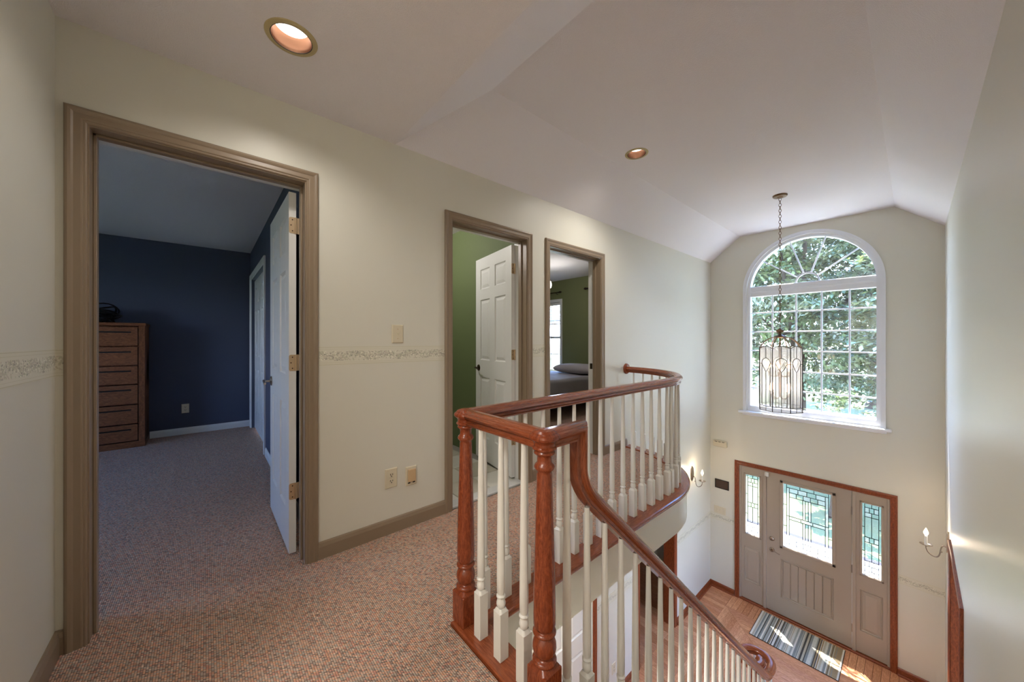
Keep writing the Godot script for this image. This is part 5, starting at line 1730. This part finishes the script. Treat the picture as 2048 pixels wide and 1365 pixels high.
func build_outdoors() -> void:
	var g := -2.95
	structure("ground", MB.new().box(Vector3(-60, g - 0.3, -70), Vector3(60, g, 60)).done(), M.lawn, "green front lawn outside the house", "lawn")
	structure("driveway", MB.new().box(Vector3(-45, g, -27.5), Vector3(45, g + 0.02, -21.5)).done(), M.concrete, "pale sunlit driveway beyond the lawn", "driveway")
	structure("porch", MB.new().box(Vector3(-1.0, g, -8.95), Vector3(3.4, FL - 0.06, -6.26)).done(), M.concrete, "pale concrete porch outside the entry door", "porch")
	structure("walkway", MB.new().box(Vector3(3.4, g, -8.0), Vector3(20.0, g + 0.02, -6.8)).done(), M.concrete, "pale concrete path leading sideways from the porch", "path")
	structure("porch_shadow_strip", MB.new().box(Vector3(-1.0, g, -9.45), Vector3(3.4, g + 0.03, -8.95)).done(), M.porch_shadow, "dark strip painted as shadow along the edge of the porch", "painted shadow")  # dark strip laid where the porch shadow falls, shade put into colour
	var leaf := leaf_mesh(0.17)
	var small := leaf_mesh(0.10)
	var mid := [Color(0.182, 0.221, 0.098), Color(0.247, 0.280, 0.143), Color(0.117, 0.150, 0.065), Color(0.351, 0.377, 0.234), Color(0.312, 0.325, 0.234)]
	var deep := [Color(0.112, 0.147, 0.077), Color(0.154, 0.196, 0.098), Color(0.084, 0.112, 0.063), Color(0.238, 0.266, 0.161)]
	tree(Vector3(-4.6, g, -17.5), 6.5, 0.22, Vector3(0, 6.6, 0), Vector3(3.4, 4.4, 2.6), 760, 56, "broad leafy tree outside behind the hanging lantern", "", leaf, mid, 1)
	tree(Vector3(-0.6, g, -16.0), 6.5, 0.24, Vector3(0, 6.2, 0), Vector3(3.2, 4.6, 2.4), 820, 56, "dense bright tree filling the middle of the arched window", "", leaf, mid, 2)
	tree(Vector3(3.2, g, -15.0), 6.5, 0.22, Vector3(0, 6.0, 0), Vector3(3.0, 4.7, 2.4), 760, 56, "dark leafy tree at the hinge side of the arched window", "", leaf, deep, 3)
	tree(Vector3(-8.5, g, -24.0), 8.0, 0.28, Vector3(0, 7.5, 0), Vector3(4.6, 5.6, 4.0), 420, 60, "tall far tree past the driveway behind the broad tree", "far trees past the driveway", leaf, deep, 4)
	tree(Vector3(0.5, g, -31.0), 9.0, 0.3, Vector3(0, 7.0, 0), Vector3(6.5, 6.6, 3.0), 640, 60, "tall far tree past the driveway behind the dense tree", "far trees past the driveway", leaf, deep, 5)
	tree(Vector3(8.5, g, -28.0), 8.0, 0.3, Vector3(0, 6.5, 0), Vector3(5.0, 6.4, 4.0), 360, 60, "tall far tree past the driveway behind the dark tree", "far trees past the driveway", leaf, deep, 6)
	# limbs of a shade tree reaching over the porch: they dapple the sun on the foyer floor
	tree(Vector3(-4.2, g, -9.2), 6.8, 0.20, Vector3(2.7, 8.2, 1.0), Vector3(2.3, 1.5, 2.0), 26, 26, "shade tree rising beside the porch with high spreading limbs", "", small, mid, 7)
	tree(Vector3(6.8, g, -11.2), 9.0, 0.26, Vector3(0, 8.0, 0), Vector3(3.4, 6.4, 3.0), 420, 50, "wide unseen tree added right of the path to block sky light", "", leaf, mid, 8)  # unseen tree placed to screen the left wall from the sky
	tree(Vector3(14.5, g, -19.0), 9.0, 0.3, Vector3(0, 8.0, 0), Vector3(5.0, 7.0, 4.2), 240, 50, "tallest unseen tree added far right by the driveway to block sky light", "", leaf, deep, 9)  # likewise unseen, added to hold sky light off the left wall
	# shrubs under the window
	var sh := [Vector3(0.85, g, -11.0), Vector3(3.1, g, -11.4), Vector3(-3.0, g, -12.5)]
	var names := ["leafy shrub outside near the hinge side of the entry", "leafy shrub outside beyond the end of the porch", "leafy shrub outside on the lawn below the broad tree"]
	for k in 3:
		var r := RandomNumberGenerator.new()
		r.seed = 40 + k
		var s := thing("shrub", names[k], "shrub", sh[k])
		mi("stem", MB.new().tube([Vector3.ZERO, Vector3(0.05, 0.6, 0.02), Vector3(-0.03, 1.9, 0)], 0.03, 7).done(), M.bark, s)
		foliage(s, Vector3(0, 1.75, 0), Vector3(0.95, 1.3, 0.9), 130, 40, small, mid, r)


# ------------------------------------------------------------------ scene
func _ready() -> void:
	# camera
	var cam := Camera3D.new()
	cam.name = "camera"
	cam.fov = 88.389
	cam.near = 0.05
	cam.far = 300.0
	cam.position = Vector3(2.152, 1.199, 0.0)
	cam.rotation.y = deg_to_rad(48.91)
	add_child(cam)
	# sky and exposure
	var env := Environment.new()
	env.tonemap_mode = Environment.TONE_MAPPER_LINEAR
	env.tonemap_exposure = 1.38
	env.background_mode = Environment.BG_SKY
	var sky := Sky.new()
	var sm := ProceduralSkyMaterial.new()
	sm.sky_top_color = Color(0.42, 0.60, 0.88)
	sm.sky_horizon_color = Color(0.86, 0.91, 0.97)
	sm.ground_bottom_color = Color(0.30, 0.33, 0.26)
	sm.ground_horizon_color = Color(0.75, 0.78, 0.78)
	sm.sky_energy_multiplier = 3.6
	sm.ground_energy_multiplier = 3.6
	sky.sky_material = sm
	env.sky = sky
	env.sdfgi_enabled = true
	env.ssao_enabled = true
	env.ssil_enabled = true
	var we := WorldEnvironment.new()
	we.name = "environment"
	we.environment = env
	add_child(we)
	# sun: high, from the front left
	var sun := DirectionalLight3D.new()
	sun.name = "sun"
	sun.light_energy = 12.0
	sun.light_color = Color(1.0, 0.98, 0.95)
	sun.light_angular_distance = 0.6
	sun.shadow_enabled = true
	sun.look_at_from_position(Vector3.ZERO, Vector3(1.0, -3.2, 1.0), Vector3.UP)
	add_child(sun)

	make_materials()
	M.ivory_trim = mat(Color(0.72, 0.66, 0.48), 0.5)
	M.brass_dull = mat(Color(0.48, 0.38, 0.29), 0.4, 0.85)
	M.bulb_hot = glow(Color(1.0, 0.82, 0.62), 5.0)
	M.subfloor = mat(Color(0.36, 0.26, 0.19), 0.9)
	M.plaque = mat(Color(0.30, 0.22, 0.17), 0.6)

	build_shell()
	build_doorway(-0.348, 0.400, "trim_2", "taupe moulded casing of the bedroom doorway beside the stub wall")
	build_doorway(1.316, 2.035, "trim_3", "taupe moulded casing of the bathroom doorway in the middle of the hall wall")
	build_doorway(2.327, 3.096, "trim_4", "taupe moulded casing of the guest bedroom doorway past the bathroom")
	build_stairs()
	build_bedroom()
	build_bathroom()
	build_guest_room()
	build_arched_window()
	build_entry()
	build_foyer()
	build_outdoors()
	build_railings()
	build_lantern()
	recessed(Vector3(0.475, H, -0.265), "recessed ceiling light with a copper baffle in the flat hall ceiling", 0.42)
	recessed(Vector3(0.613, HV, -2.736), "recessed ceiling light with a copper baffle in the vaulted foyer ceiling", 1.1)
	added_fill_lamp(Vector3(1.68, H, 1.35), "unseen white square lamp added behind the stub wall to fill the hall with light", 3.7)  # added behind the viewer for soft, even hall light
	added_fill_lamp(Vector3(0.62, -0.27, -1.55), "unseen white square lamp added under the landing to brighten the lower hall", 2.2)  # added out of sight to lift the lower hall
	sconce(on_left() * at(5.382, -0.749, 0.0), "nickel candle sconce on the foyer's left wall near the alarm box")
	sconce(on_right() * at(-5.382, -0.749, 0.0), "nickel candle sconce on the right wall above the cased opening")
	build_fittings()
